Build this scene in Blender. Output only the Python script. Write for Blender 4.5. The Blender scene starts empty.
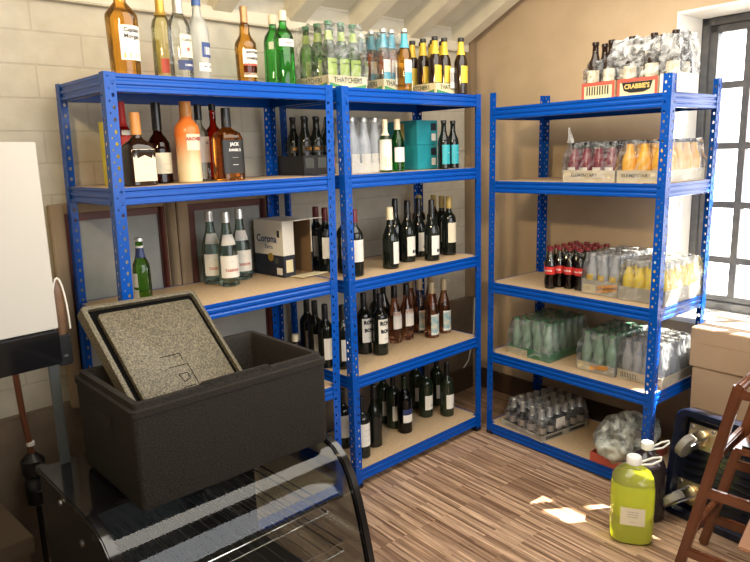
import bpy, bmesh, math, random
from mathutils import Vector, Matrix
random.seed(7)
SC = bpy.context.scene
COL = SC.collection
PI = math.pi
R = math.radians

# ---------------------------------------------------------------- camera
CAM = Vector((-0.8139, -2.1173, 1.5252)); FPX = 656.89
yaw, pit, rol = 0.7506, -0.1924, -0.0293
fw = Vector((math.sin(yaw)*math.cos(pit), math.cos(yaw)*math.cos(pit), math.sin(pit)))
r0 = Vector((math.cos(yaw), -math.sin(yaw), 0)); u0 = r0.cross(fw)
RT = r0*math.cos(rol) + u0*math.sin(rol); UP = -r0*math.sin(rol) + u0*math.cos(rol)
cd = bpy.data.cameras.new('camera'); cam = bpy.data.objects.new('camera', cd); COL.objects.link(cam)
cd.sensor_width = 36; cd.lens = FPX/750*36; cd.clip_start = .02
cam.matrix_world = Matrix(((RT.x, UP.x, -fw.x, CAM.x), (RT.y, UP.y, -fw.y, CAM.y), (RT.z, UP.z, -fw.z, CAM.z), (0, 0, 0, 1)))
SC.camera = cam

def xat(u, y, z):
    """x of the point seen in image column u that lies y deep and z high"""
    a = RT*FPX - fw*(u-375)
    return -(a.dot(Vector((0, y, z))-CAM))/a.x

# ---------------------------------------------------------------- materials
def newmat(name):
    m = bpy.data.materials.new(name); m.use_nodes = True
    nt = m.node_tree; nt.nodes.clear()
    o = nt.nodes.new('ShaderNodeOutputMaterial')
    return m, nt, o
def N(nt, t, **kw):
    n = nt.nodes.new(t)
    for k, v in kw.items():
        if k in n.inputs.keys(): n.inputs[k].default_value = v
        else: setattr(n, k, v)
    return n
def c4(c): return (c[0], c[1], c[2], 1)
def coords(nt, sc=(1, 1, 1), which='Object'):
    t = N(nt, 'ShaderNodeTexCoord'); mp = N(nt, 'ShaderNodeMapping'); mp.inputs['Scale'].default_value = sc
    nt.links.new(t.outputs[which], mp.inputs[0]); return mp.outputs[0]
def pbr(name, col, rough=.5, metal=0, col2=None, nscale=20, bump=0, bscale=60, spec=.5, coat=0, sc=(1, 1, 1), lo=.35, hi=.65):
    m, nt, o = newmat(name)
    b = N(nt, 'ShaderNodeBsdfPrincipled'); b.inputs['Base Color'].default_value = c4(col)
    b.inputs['Roughness'].default_value = rough; b.inputs['Metallic'].default_value = metal
    b.inputs['Specular IOR Level'].default_value = spec; b.inputs['Coat Weight'].default_value = coat
    nt.links.new(b.outputs[0], o.inputs[0])
    if col2 or bump: co = coords(nt, sc)
    if col2:
        n = N(nt, 'ShaderNodeTexNoise'); n.inputs['Scale'].default_value = nscale; n.inputs['Detail'].default_value = 5
        nt.links.new(co, n.inputs['Vector'])
        r = N(nt, 'ShaderNodeValToRGB'); r.color_ramp.elements[0].color = c4(col); r.color_ramp.elements[1].color = c4(col2)
        r.color_ramp.elements[0].position = lo; r.color_ramp.elements[1].position = hi
        nt.links.new(n.outputs[0], r.inputs[0]); nt.links.new(r.outputs[0], b.inputs['Base Color'])
    if bump:
        n2 = N(nt, 'ShaderNodeTexNoise'); n2.inputs['Scale'].default_value = bscale; n2.inputs['Detail'].default_value = 4
        nt.links.new(co, n2.inputs['Vector'])
        bp = N(nt, 'ShaderNodeBump'); bp.inputs['Strength'].default_value = bump; bp.inputs['Distance'].default_value = .01
        nt.links.new(n2.outputs[0], bp.inputs['Height']); nt.links.new(bp.outputs[0], b.inputs['Normal'])
    return m
def thin(name, tint, rough=.04, refl=.9, haze=0, hazecol=(.8, .8, .8), wrinkle=0, wscale=25, vary=False):
    """thin-walled coloured glass or film: tinted see-through plus mirror-like sheen"""
    m, nt, o = newmat(name)
    tr = N(nt, 'ShaderNodeBsdfTransparent'); tr.inputs[0].default_value = c4(tint)
    gl = N(nt, 'ShaderNodeBsdfGlossy'); gl.inputs['Roughness'].default_value = rough; gl.inputs[0].default_value = (.9, .9, .9, 1)
    fr = N(nt, 'ShaderNodeFresnel'); fr.inputs['IOR'].default_value = 1.5
    mu = N(nt, 'ShaderNodeMath', operation='MULTIPLY'); mu.inputs[1].default_value = refl
    nt.links.new(fr.outputs[0], mu.inputs[0])
    base = tr.outputs[0]
    if wrinkle:
        co = coords(nt)
        n = N(nt, 'ShaderNodeTexNoise'); n.inputs['Scale'].default_value = wscale; n.inputs['Detail'].default_value = 6; n.inputs['Distortion'].default_value = 1.5
        nt.links.new(co, n.inputs['Vector'])
        bp = N(nt, 'ShaderNodeBump'); bp.inputs['Strength'].default_value = wrinkle; bp.inputs['Distance'].default_value = .02
        nt.links.new(n.outputs[0], bp.inputs['Height']); nt.links.new(bp.outputs[0], gl.inputs['Normal']); nt.links.new(bp.outputs[0], fr.inputs['Normal'])
    if haze:
        df = N(nt, 'ShaderNodeBsdfDiffuse'); df.inputs[0].default_value = c4(hazecol)
        mh = N(nt, 'ShaderNodeMixShader'); mh.inputs[0].default_value = haze
        if vary:
            n3 = N(nt, 'ShaderNodeTexNoise'); n3.inputs['Scale'].default_value = wscale*.8; n3.inputs['Detail'].default_value = 5; n3.inputs['Distortion'].default_value = 2
            nt.links.new(coords(nt), n3.inputs['Vector'])
            mr = N(nt, 'ShaderNodeMapRange'); mr.inputs['From Min'].default_value = .42; mr.inputs['From Max'].default_value = .68
            mr.inputs['To Min'].default_value = haze*.25; mr.inputs['To Max'].default_value = min(1, haze*2.2)
            nt.links.new(n3.outputs[0], mr.inputs[0]); nt.links.new(mr.outputs[0], mh.inputs[0])
        nt.links.new(base, mh.inputs[1]); nt.links.new(df.outputs[0], mh.inputs[2]); base = mh.outputs[0]
    mx = N(nt, 'ShaderNodeMixShader')
    nt.links.new(mu.outputs[0], mx.inputs[0]); nt.links.new(base, mx.inputs[1]); nt.links.new(gl.outputs[0], mx.inputs[2])
    nt.links.new(mx.outputs[0], o.inputs[0])
    return m

M = {}
def post_material():
    """blue powder coat with two staggered columns of punched slots that are really open"""
    m, nt, o = newmat('blue_punched_steel')
    b = N(nt, 'ShaderNodeBsdfPrincipled'); b.inputs['Base Color'].default_value = (.002, .065, .36, 1); b.inputs['Roughness'].default_value = .22; b.inputs['Specular IOR Level'].default_value = .28
    tc = N(nt, 'ShaderNodeTexCoord'); sp = N(nt, 'ShaderNodeSeparateXYZ'); nt.links.new(tc.outputs['Object'], sp.inputs[0])
    def mth(op, a, bb=None, c=None):
        n = N(nt, 'ShaderNodeMath', operation=op)
        for i, v in enumerate((a, bb, c)):
            if v is None: continue
            if isinstance(v, (int, float)): n.inputs[i].default_value = v
            else: nt.links.new(v, n.inputs[i])
        return n.outputs[0]
    w = mth('MAXIMUM', mth('ABSOLUTE', sp.outputs[0]), mth('ABSOLUTE', sp.outputs[1]))   # distance along either flange
    def col(xc, off, r):
        dz = mth('SUBTRACT', mth('PINGPONG', mth('ADD', sp.outputs[2], off), .019), .0095)
        dz = mth('SUBTRACT', mth('MODULO', mth('ADD', sp.outputs[2], off), .038), .019)
        dx = mth('SUBTRACT', w, xc)
        d = mth('SQRT', mth('ADD', mth('MULTIPLY', dx, dx), mth('MULTIPLY', mth('MULTIPLY', dz, .75), mth('MULTIPLY', dz, .75))))
        return mth('LESS_THAN', d, r)
    hole = mth('MAXIMUM', col(.0255, 0, .0050), col(.012, .019, .0026))
    tr = N(nt, 'ShaderNodeBsdfTransparent'); mx = N(nt, 'ShaderNodeMixShader')
    nt.links.new(hole, mx.inputs[0]); nt.links.new(b.outputs[0], mx.inputs[1]); nt.links.new(tr.outputs[0], mx.inputs[2]); nt.links.new(mx.outputs[0], o.inputs[0])
    return m
def brick_material(name, c1, c2, mortar, bw, rh, ms, scale_noise, bump, rot=None, offset=.5):
    m, nt, o = newmat(name)
    b = N(nt, 'ShaderNodeBsdfPrincipled'); b.inputs['Roughness'].default_value = .75
    tc = N(nt, 'ShaderNodeTexCoord'); mp = N(nt, 'ShaderNodeMapping')
    if rot: mp.inputs['Rotation'].default_value = rot
    nt.links.new(tc.outputs['Object'], mp.inputs[0])
    br = N(nt, 'ShaderNodeTexBrick'); br.inputs['Scale'].default_value = 1; br.inputs['Brick Width'].default_value = bw; br.inputs['Row Height'].default_value = rh
    br.inputs['Mortar Size'].default_value = ms; br.inputs['Mortar Smooth'].default_value = .6; br.offset = offset
    br.inputs['Color1'].default_value = c4(c1); br.inputs['Color2'].default_value = c4(c2); br.inputs['Mortar'].default_value = c4(mortar)
    nt.links.new(mp.outputs[0], br.inputs['Vector'])
    n = N(nt, 'ShaderNodeTexNoise'); n.inputs['Scale'].default_value = scale_noise; n.inputs['Detail'].default_value = 6
    nt.links.new(mp.outputs[0], n.inputs['Vector'])
    mixc = N(nt, 'ShaderNodeMix', data_type='RGBA', blend_type='MULTIPLY'); mixc.inputs['Factor'].default_value = .5
    nt.links.new(br.outputs['Color'], mixc.inputs[6])
    rp = N(nt, 'ShaderNodeValToRGB'); rp.color_ramp.elements[0].position = .3; rp.color_ramp.elements[1].position = .7
    rp.color_ramp.elements[0].color = (.72, .7, .66, 1); rp.color_ramp.elements[1].color = (1, 1, 1, 1)
    nt.links.new(n.outputs[0], rp.inputs[0]); nt.links.new(rp.outputs[0], mixc.inputs[7])
    nt.links.new(mixc.outputs[2], b.inputs['Base Color'])
    ad = N(nt, 'ShaderNodeMath', operation='MULTIPLY_ADD'); ad.inputs[1].default_value = .35
    inv = N(nt, 'ShaderNodeMath', operation='SUBTRACT'); inv.inputs[0].default_value = 1; nt.links.new(br.outputs['Fac'], inv.inputs[1])
    nt.links.new(n.outputs[0], ad.inputs[0]); nt.links.new(inv.outputs[0], ad.inputs[2])
    bp = N(nt, 'ShaderNodeBump'); bp.inputs['Strength'].default_value = bump; bp.inputs['Distance'].default_value = .012
    nt.links.new(ad.outputs[0], bp.inputs['Height']); nt.links.new(bp.outputs[0], b.inputs['Normal'])
    nt.links.new(b.outputs[0], o.inputs[0])
    return m
def floor_material():
    m, nt, o = newmat('striped_wood_vinyl')
    b = N(nt, 'ShaderNodeBsdfPrincipled'); b.inputs['Roughness'].default_value = .32; b.inputs['Specular IOR Level'].default_value = .4
    tc = N(nt, 'ShaderNodeTexCoord'); mp = N(nt, 'ShaderNodeMapping'); mp.inputs['Rotation'].default_value = (0, 0, R(94.5))
    nt.links.new(tc.outputs['Object'], mp.inputs[0])
    cols = None
    def strips(bw, rh, off, c1, c2):
        br = N(nt, 'ShaderNodeTexBrick'); br.inputs['Scale'].default_value = 1; br.inputs['Brick Width'].default_value = bw; br.inputs['Row Height'].default_value = rh
        br.inputs['Mortar Size'].default_value = 0; br.offset = off; br.offset_frequency = 3
        br.inputs['Color1'].default_value = c4(c1); br.inputs['Color2'].default_value = c4(c2); br.inputs['Bias'].default_value = 0
        nt.links.new(mp.outputs[0], br.inputs['Vector']); return br.outputs['Color']
    a = strips(.34, .0105, .37, (.62, .43, .285), (.20, .115, .07))
    c = strips(.52, .021, .61, (1, 1, 1), (.68, .62, .58))
    mx = N(nt, 'ShaderNodeMix', data_type='RGBA', blend_type='MULTIPLY'); mx.inputs['Factor'].default_value = .85
    nt.links.new(a, mx.inputs[6]); nt.links.new(c, mx.inputs[7])
    n = N(nt, 'ShaderNodeTexNoise'); n.inputs['Scale'].default_value = 1; n.inputs['Detail'].default_value = 4
    mp2 = N(nt, 'ShaderNodeMapping'); mp2.inputs['Scale'].default_value = (6, 160, 1); nt.links.new(mp.outputs[0], mp2.inputs[0]); nt.links.new(mp2.outputs[0], n.inputs['Vector'])
    rp = N(nt, 'ShaderNodeValToRGB'); rp.color_ramp.elements[0].position = .35; rp.color_ramp.elements[1].position = .65
    rp.color_ramp.elements[0].color = (.6, .58, .56, 1); rp.color_ramp.elements[1].color = (1.25, 1.25, 1.25, 1)
    nt.links.new(n.outputs[0], rp.inputs[0])
    m2 = N(nt, 'ShaderNodeMix', data_type='RGBA', blend_type='MULTIPLY'); m2.inputs['Factor'].default_value = 1
    nt.links.new(mx.outputs[2], m2.inputs[6]); nt.links.new(rp.outputs[0], m2.inputs[7])
    nt.links.new(m2.outputs[2], b.inputs['Base Color']); nt.links.new(b.outputs[0], o.inputs[0])
    return m

M['post'] = post_material()
M['blue'] = pbr('blue_powder_coat', (.002, .065, .36), .22, spec=.28)
M['board'] = pbr('chipboard', (.50, .36, .215), .65, col2=(.40, .285, .165), nscale=90)
M['brick'] = brick_material('painted_block_wall', (.58, .54, .44), (.55, .51, .415), (.515, .475, .385), .34, .117, .005, 14, .32, rot=(R(-90), 0, 0))
M['plaster'] = pbr('bare_plaster', (.52, .39, .255), .8, col2=(.45, .335, .21), nscale=3.2, bump=.25, bscale=9)
M['ceiling'] = pbr('old_white_board', (.62, .575, .46), .7, col2=(.55, .50, .39), nscale=4, bump=.2, bscale=20)
M['rafter'] = pbr('cream_painted_timber', (.68, .63, .50), .6, col2=(.60, .55, .43), nscale=7, bump=.15, bscale=30)
M['floor'] = floor_material()
M['dirtwall'] = pbr('scuffed_brown_board', (.17, .125, .085), .75, col2=(.11, .08, .055), nscale=7, bump=.2, bscale=18)
M['skirt'] = pbr('dark_brown_skirting', (.06, .035, .022), .5)
M['white_paint'] = pbr('white_reveal_paint', (.80, .77, .70), .6)
M['winframe'] = pbr('dark_grey_frame_paint', (.06, .062, .068), .4, col2=(.09, .09, .09), nscale=30)
M['pane'] = thin('window_pane_glass', (.98, .98, .98), refl=.5)
M['oldwood'] = pbr('weathered_tan_wood', (.30, .215, .125), .7, col2=(.22, .15, .085), nscale=12, sc=(1, 1, .2))
M['redwood'] = pbr('dark_red_stained_wood', (.085, .018, .012), .5)
M['oldglass'] = pbr('dusty_grey_pane', (.20, .21, .20), .5, col2=(.28, .28, .26), nscale=5)
M['epp'] = pbr('grey_black_foam', (.011, .0095, .008), .7, col2=(.042, .036, .030), nscale=300, bump=.2, bscale=320, lo=.40, hi=.78, spec=.15)
M['epp_lid'] = pbr('speckled_foam_lid', (.040, .034, .022), .45, col2=(.19, .16, .10), nscale=210, bump=.25, bscale=180, lo=.36, hi=.68, spec=.4)
M['black'] = pbr('black_plastic', (.008, .008, .009), .35)
M['black_gloss'] = pbr('black_gloss', (.006, .006, .007), .12)
M['dark_groove'] = pbr('dark_groove', (.003, .003, .003), .8, spec=.05)
M['steel'] = pbr('brushed_steel', (.55, .55, .55), .28, metal=1)
M['chrome'] = pbr('bright_chrome_wire', (.85, .85, .82), .12, metal=1)
M['greymetal'] = pbr('dull_grey_metal', (.10, .11, .105), .45, metal=.6)
M['glass'] = thin('clear_cabinet_glass', (.92, .95, .94), refl=.8, rough=.03)
M['whiteboard'] = pbr('white_panel', (.50, .48, .44), .5)
M['wood_handle'] = pbr('brown_wood_handle', (.16, .085, .042), .45, col2=(.11, .055, .026), nscale=14)
M['string'] = pbr('white_cord', (.75, .72, .66), .7)
M['copper'] = pbr('aged_copper', (.22, .085, .045), .4, metal=.7)
M['card'] = pbr('brown_cardboard', (.36, .25, .155), .7, col2=(.33, .225, .135), nscale=6)
M['card_in'] = pbr('brown_cardboard_inside', (.20, .12, .058), .8)
M['tape'] = pbr('clear_brown_tape', (.33, .23, .14), .2)
M['mahog'] = pbr('dark_mahogany_varnish', (.14, .042, .015), .22, col2=(.085, .024, .009), nscale=9, sc=(1, 1, .25), coat=.5)
M['mahog_lt'] = pbr('worn_orange_wood', (.36, .16, .07), .35)
M['cream_card'] = pbr('cream_tray_card', (.66, .58, .36), .55)
M['pale_card'] = pbr('pale_tray_card', (.66, .57, .40), .6)
M['grey_card'] = pbr('grey_tray_card', (.42, .39, .32), .6)
M['white_card'] = pbr('white_card', (.72, .69, .62), .55)
M['red_card'] = pbr('red_tray_card', (.46, .09, .06), .5)
M['black_card'] = pbr('black_card', (.012, .012, .014), .45)
M['navy_card'] = pbr('navy_card', (.014, .017, .03), .45)
M['teal_card'] = pbr('teal_card', (.02, .28, .33), .4, col2=(.015, .22, .27), nscale=12)
M['teal_lab'] = pbr('teal_label', (.03, .33, .38), .4)
M['yellow_card'] = pbr('yellow_card', (.62, .52, .03), .45)
M['gold'] = pbr('gold_foil', (.62, .40, .08), .3, metal=.6)
M['goldband'] = pbr('gold_paper', (.62, .44, .10), .4)
M['orange_lab'] = pbr('orange_paper', (.75, .33, .04), .5)
M['paper'] = pbr('white_label_paper', (.74, .71, .64), .55)
M['cream_paper'] = pbr('cream_label_paper', (.70, .63, .47), .55)
M['lime_lab'] = pbr('lime_label_paper', (.33, .46, .08), .5)
M['blue_lab'] = pbr('sky_blue_label_paper', (.08, .38, .50), .45)
M['yellow_lab'] = pbr('yellow_label_paper', (.70, .48, .04), .45)
M['red_lab'] = pbr('red_label_paper', (.55, .03, .025), .45)
M['navy_lab'] = pbr('navy_label_paper', (.02, .035, .12), .45)
M['black_lab'] = pbr('black_label_paper', (.012, .012, .012), .45)
M['green_lab'] = pbr('green_band_card', (.05, .22, .09), .5)
M['picture_lab'] = pbr('seaside_picture_label', (.12, .34, .45), .5, col2=(.55, .52, .40), nscale=30)
M['ink'] = pbr('black_ink', (.012, .012, .014), .6)
M['ink_red'] = pbr('red_ink', (.45, .07, .05), .6)
M['ink_blue'] = pbr('blue_ink', (.03, .06, .20), .6)
M['ink_green'] = pbr('dark_green_ink', (.03, .07, .03), .6)
M['ink_white'] = pbr('white_ink', (.85, .83, .80), .6)
M['ink_gold'] = pbr('gold_ink', (.72, .50, .14), .5)
M['wineglass'] = pbr('near_black_wine_glass', (.006, .008, .006), .07)
M['greenglass_dk'] = pbr('dark_green_wine_glass', (.012, .02, .010), .08)
M['brownglass'] = pbr('dark_brown_bottle_glass', (.018, .008, .004), .08)
M['amber'] = thin('amber_spirit_glass', (.92, .64, .22))
M['amber_red'] = thin('red_amber_spirit_glass', (.66, .11, .03))
M['amber_dark'] = thin('dark_cognac_glass', (.30, .075, .015))
M['whisky'] = thin('whisky_glass', (.78, .46, .16))
M['clear'] = thin('clear_bottle_glass', (.90, .92, .90))
M['pale_gold'] = thin('pale_gold_spirit_glass', (.92, .87, .62))
M['frost'] = thin('frosted_bottle_glass', (.85, .86, .84), rough=.3, haze=.35, hazecol=(.75, .76, .72))
M['gin_green'] = thin('bright_green_glass', (.26, .76, .28))
M['green'] = thin('green_bottle_glass', (.38, .64, .20))
M['green_pale'] = thin('pale_green_bottle_glass', (.72, .90, .77), haze=.36, hazecol=(.55, .82, .65))
M['water'] = thin('blue_green_water_glass', (.68, .80, .74))
M['cider'] = thin('golden_cider_glass', (.88, .60, .18))
M['rose'] = thin('rose_wine_glass', (.86, .58, .42))
M['white_wine'] = thin('olive_white_wine_glass', (.16, .17, .06))
M['cola'] = pbr('cola_in_glass', (.012, .004, .003), .08)
M['juice_red'] = pbr('dark_berry_juice', (.17, .008, .022), .2)
M['juice_orange'] = pbr('orange_juice', (.85, .44, .02), .25)
M['juice_yellow'] = pbr('lemon_juice', (.80, .62, .06), .2)
M['smoke_glass'] = thin('dark_mixer_glass', (.30, .31, .30))
M['mixer_clear'] = thin('clear_mixer_glass', (.94, .96, .97), haze=.42, hazecol=(.82, .87, .95))
M['film'] = thin('clear_shrink_film', (.95, .95, .95), rough=.15, refl=.6, haze=.09, hazecol=(.92, .94, .97), wrinkle=.25, wscale=22, vary=True)
M['film_white'] = thin('crumpled_cloudy_film', (.95, .95, .95), rough=.35, refl=.4, haze=.30, hazecol=(.80, .81, .80), wrinkle=.2, wscale=20, vary=True)
M['bag'] = thin('thin_clear_bag_plastic', (.93, .95, .93), rough=.28, refl=.6, haze=.40, hazecol=(.74, .78, .70), wrinkle=.2, wscale=7, vary=True)
M['lightbrown_cap'] = pbr('copper_coloured_cap', (.42, .22, .10), .35, metal=.4)
M['red_cap'] = pbr('dark_red_capsule', (.16, .012, .016), .35)
M['cap_black'] = pbr('black_capsule', (.008, .008, .009), .3)
M['cap_white'] = pbr('ivory_capsule', (.72, .64, .45), .4)
M['cap_gold'] = pbr('straw_gold_capsule', (.50, .36, .10), .4)
M['cap_pale'] = pbr('pale_tan_capsule', (.55, .43, .25), .45)
M['cap_silver'] = pbr('silver_cap', (.6, .6, .58), .3, metal=.8)
M['cap_orange'] = pbr('orange_cap', (.62, .26, .06), .4)
M['cap_blue'] = pbr('blue_cap', (.03, .09, .30), .35)
M['white_plastic'] = pbr('white_plastic', (.80, .79, .74), .35)
def liquid_material():
    m, nt, o = newmat('yellow_liquid')
    tr = N(nt, 'ShaderNodeBsdfTransparent'); tr.inputs[0].default_value = (1, 1, .30, 1)
    tl = N(nt, 'ShaderNodeBsdfTranslucent'); tl.inputs[0].default_value = (1, 1, .07, 1)
    df = N(nt, 'ShaderNodeBsdfDiffuse'); df.inputs[0].default_value = (.92, .96, .05, 1)
    a = N(nt, 'ShaderNodeMixShader'); a.inputs[0].default_value = .12; nt.links.new(tl.outputs[0], a.inputs[1]); nt.links.new(df.outputs[0], a.inputs[2])
    b = N(nt, 'ShaderNodeMixShader'); b.inputs[0].default_value = .88; nt.links.new(tr.outputs[0], b.inputs[1]); nt.links.new(a.outputs[0], b.inputs[2])
    nt.links.new(b.outputs[0], o.inputs[0]); return m
M['detergent'] = liquid_material()
M['pet'] = thin('clear_plastic_bottle', (.93, .95, .85), haze=.05)
M['dark_liquid'] = pbr('dark_liquid_bottle', (.02, .014, .016), .15)
M['shaded_box'] = pbr('shaded_carton', (.075, .05, .028), .8)  # brown card with the corner's shade put into its colour
M['rubber'] = pbr('grey_castor_rubber', (.19, .175, .15), .45)
M['brass'] = pbr('yellow_zinc_plate', (.62, .52, .34), .28, metal=.9)
M['navy_plastic'] = pbr('navy_black_plastic', (.008, .010, .022), .22)
M['archers_fade'] = None
def fade_material():
    m, nt, o = newmat('orange_to_cream_sleeve')
    b = N(nt, 'ShaderNodeBsdfPrincipled'); b.inputs['Roughness'].default_value = .3
    tc = N(nt, 'ShaderNodeTexCoord'); sp = N(nt, 'ShaderNodeSeparateXYZ'); nt.links.new(tc.outputs['Object'], sp.inputs[0])
    mr = N(nt, 'ShaderNodeMapRange'); mr.inputs['From Min'].default_value = .06; mr.inputs['From Max'].default_value = .17; nt.links.new(sp.outputs[2], mr.inputs[0])
    r = N(nt, 'ShaderNodeValToRGB'); r.color_ramp.elements[0].color = (.72, .58, .36, 1); r.color_ramp.elements[1].color = (.78, .20, .035, 1)
    nt.links.new(mr.outputs[0], r.inputs[0]); nt.links.new(r.outputs[0], b.inputs['Base Color']); nt.links.new(b.outputs[0], o.inputs[0])
    return m
M['archers_fade'] = fade_material()

# ---------------------------------------------------------------- geometry helpers
def box(bm, x0, x1, y0, y1, z0, z1):
    v = [bm.verts.new((x, y, z)) for z in (z0, z1) for y in (y0, y1) for x in (x0, x1)]
    for f in ((0, 2, 3, 1), (4, 5, 7, 6), (0, 1, 5, 4), (2, 6, 7, 3), (0, 4, 6, 2), (1, 3, 7, 5)):
        bm.faces.new([v[i] for i in f])
    return v
def quad(bm, pts):
    bm.faces.new([bm.verts.new(p) for p in pts])
def loft(bm, rings, cap=True, closed=True):
    rv = [[bm.verts.new(p) for p in ring] for ring in rings]
    n = len(rv[0])
    for a, b in zip(rv, rv[1:]):
        for i in range(n if closed else n-1):
            j = (i+1) % n
            bm.faces.new((a[i], a[j], b[j], b[i]))
    if cap:
        if len(rv[0]) > 2:
            bm.faces.new(rv[0][::-1]); bm.faces.new(rv[-1])
def sect(r, ang, n=2.0, asp=1.0):
    c, s = math.cos(ang), math.sin(ang); e = 2.0/n
    return (r*math.copysign(abs(c)**e, c), r*asp*math.copysign(abs(s)**e, s))
def lathe(bm, prof, seg=20, cap=True):
    """prof: (z, r[, n[, asp]]) rings"""
    rings = []
    for p in prof:
        z, r = p[0], max(p[1], 1e-4); n = p[2] if len(p) > 2 else 2; asp = p[3] if len(p) > 3 else 1
        rings.append([(*sect(r, 2*PI*i/seg, n, asp), z) for i in range(seg)])
    loft(bm, rings, cap)
def tube(bm, pts, r, seg=8, closed=False):
    pts = [Vector(p) for p in pts]; n = len(pts); rings = []
    up = Vector((0, 0, 1))
    prev = None
    for i, p in enumerate(pts):
        if closed: t = pts[(i+1) % n]-pts[i-1]
        else: t = pts[min(i+1, n-1)]-pts[max(i-1, 0)]
        t.normalize()
        a = prev - t*prev.dot(t) if prev is not None else (up if abs(t.dot(up)) < .9 else Vector((1, 0, 0))) - t*t.dot(up if abs(t.dot(up)) < .9 else Vector((1, 0, 0)))
        a.normalize(); prev = a; b = t.cross(a)
        rr = r[i] if isinstance(r, (list, tuple)) else r
        rings.append([p + a*rr*math.cos(2*PI*k/seg) + b*rr*math.sin(2*PI*k/seg) for k in range(seg)])
    if closed: rings.append(rings[0]); loft(bm, rings, False)
    else: loft(bm, rings)
def bar(bm, p0, p1, w, h, up=(0, 0, 1)):
    """rectangular bar between two points"""
    p0, p1 = Vector(p0), Vector(p1); t = (p1-p0).normalized(); up = Vector(up)
    s = t.cross(up).normalized(); n = s.cross(t)
    rings = [[p + s*a*w/2 + n*b*h/2 for a, b in ((-1, -1), (1, -1), (1, 1), (-1, 1))] for p in (p0, p1)]
    loft(bm, rings)
def prism(bm, poly, fn, lo, hi):
    loft(bm, [[fn(a, b, t) for a, b in poly] for t in (lo, hi)])
def mesh(name, bm, mat, smooth=None, bevel=0, bseg=2):
    bmesh.ops.remove_doubles(bm, verts=bm.verts, dist=1e-6)
    if bevel:
        bmesh.ops.bevel(bm, geom=[e for e in bm.edges if len(e.link_faces) == 2 and e.calc_face_angle(0) > .5], offset=bevel, segments=bseg, affect='EDGES', clamp_overlap=True)
    bmesh.ops.recalc_face_normals(bm, faces=bm.faces)
    me = bpy.data.meshes.new(name); bm.to_mesh(me); bm.free()
    me.materials.append(mat)
    if smooth or bevel:
        for p in me.polygons: p.use_smooth = True
        me.set_sharp_from_angle(angle=R(smooth or 40))
    return me
def link(name, data, parent=None, loc=(0, 0, 0), rot=(0, 0, 0)):
    o = bpy.data.objects.new(name, data); COL.objects.link(o)
    o.location = loc; o.rotation_euler = rot
    if parent: o.parent = parent
    return o
def part(name, bm, mat, parent, loc=(0, 0, 0), rot=(0, 0, 0), smooth=None, bevel=0, label=None):
    o = link(name, mesh(name, bm, mat, smooth, bevel), parent, loc, rot)
    if label: o['label'] = label
    return o
def tag(o, label, cat, group=None, kind=None):
    o['label'] = label; o['category'] = cat
    if group: o['group'] = group
    if kind: o['kind'] = kind
    return o
def thing(name, label, cat, loc=(0, 0, 0), rz=0, group=None):
    o = link(name, None, None, loc, (0, 0, rz)); o.empty_display_size = .05
    return tag(o, label, cat, group)
def struct(name, bm, mat, label=None, loc=(0, 0, 0), rot=(0, 0, 0), smooth=None, bevel=0, cat='structure'):
    o = link(name, mesh(name, bm, mat, smooth, bevel), None, loc, rot); o['kind'] = 'structure'; o['category'] = cat
    if label: o['label'] = label
    return o
def B(): return bmesh.new()

_txt = {}
def text_mesh(s, size, mat, cyl=None, bold=0, sx=1.0):
    key = (s, size, mat.name, cyl, bold, sx)
    if key in _txt: return _txt[key]
    c = bpy.data.curves.new('lettering', 'FONT'); c.body = s; c.size = size; c.align_x = 'CENTER'; c.align_y = 'CENTER'; c.resolution_u = 2
    c.offset = bold; c.space_line = .9
    o = bpy.data.objects.new('lettering_tmp', c); COL.objects.link(o)
    dg = bpy.context.evaluated_depsgraph_get()
    me = bpy.data.meshes.new_from_object(o.evaluated_get(dg)); bpy.data.objects.remove(o)
    me.name = 'lettering'; me.materials.clear(); me.materials.append(mat)
    for v in me.vertices:
        x, z = v.co.x*sx, v.co.y
        v.co = (cyl*math.sin(x/cyl), -cyl*math.cos(x/cyl), z) if cyl else (x, 0, z)
    _txt[key] = me
    return me
def lettering(s, size, mat, parent, loc=(0, 0, 0), rot=(0, 0, 0), cyl=None, bold=0, sx=1.0):
    return link('lettering', text_mesh(s, size, mat, cyl, bold, sx), parent, loc, rot)

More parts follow.
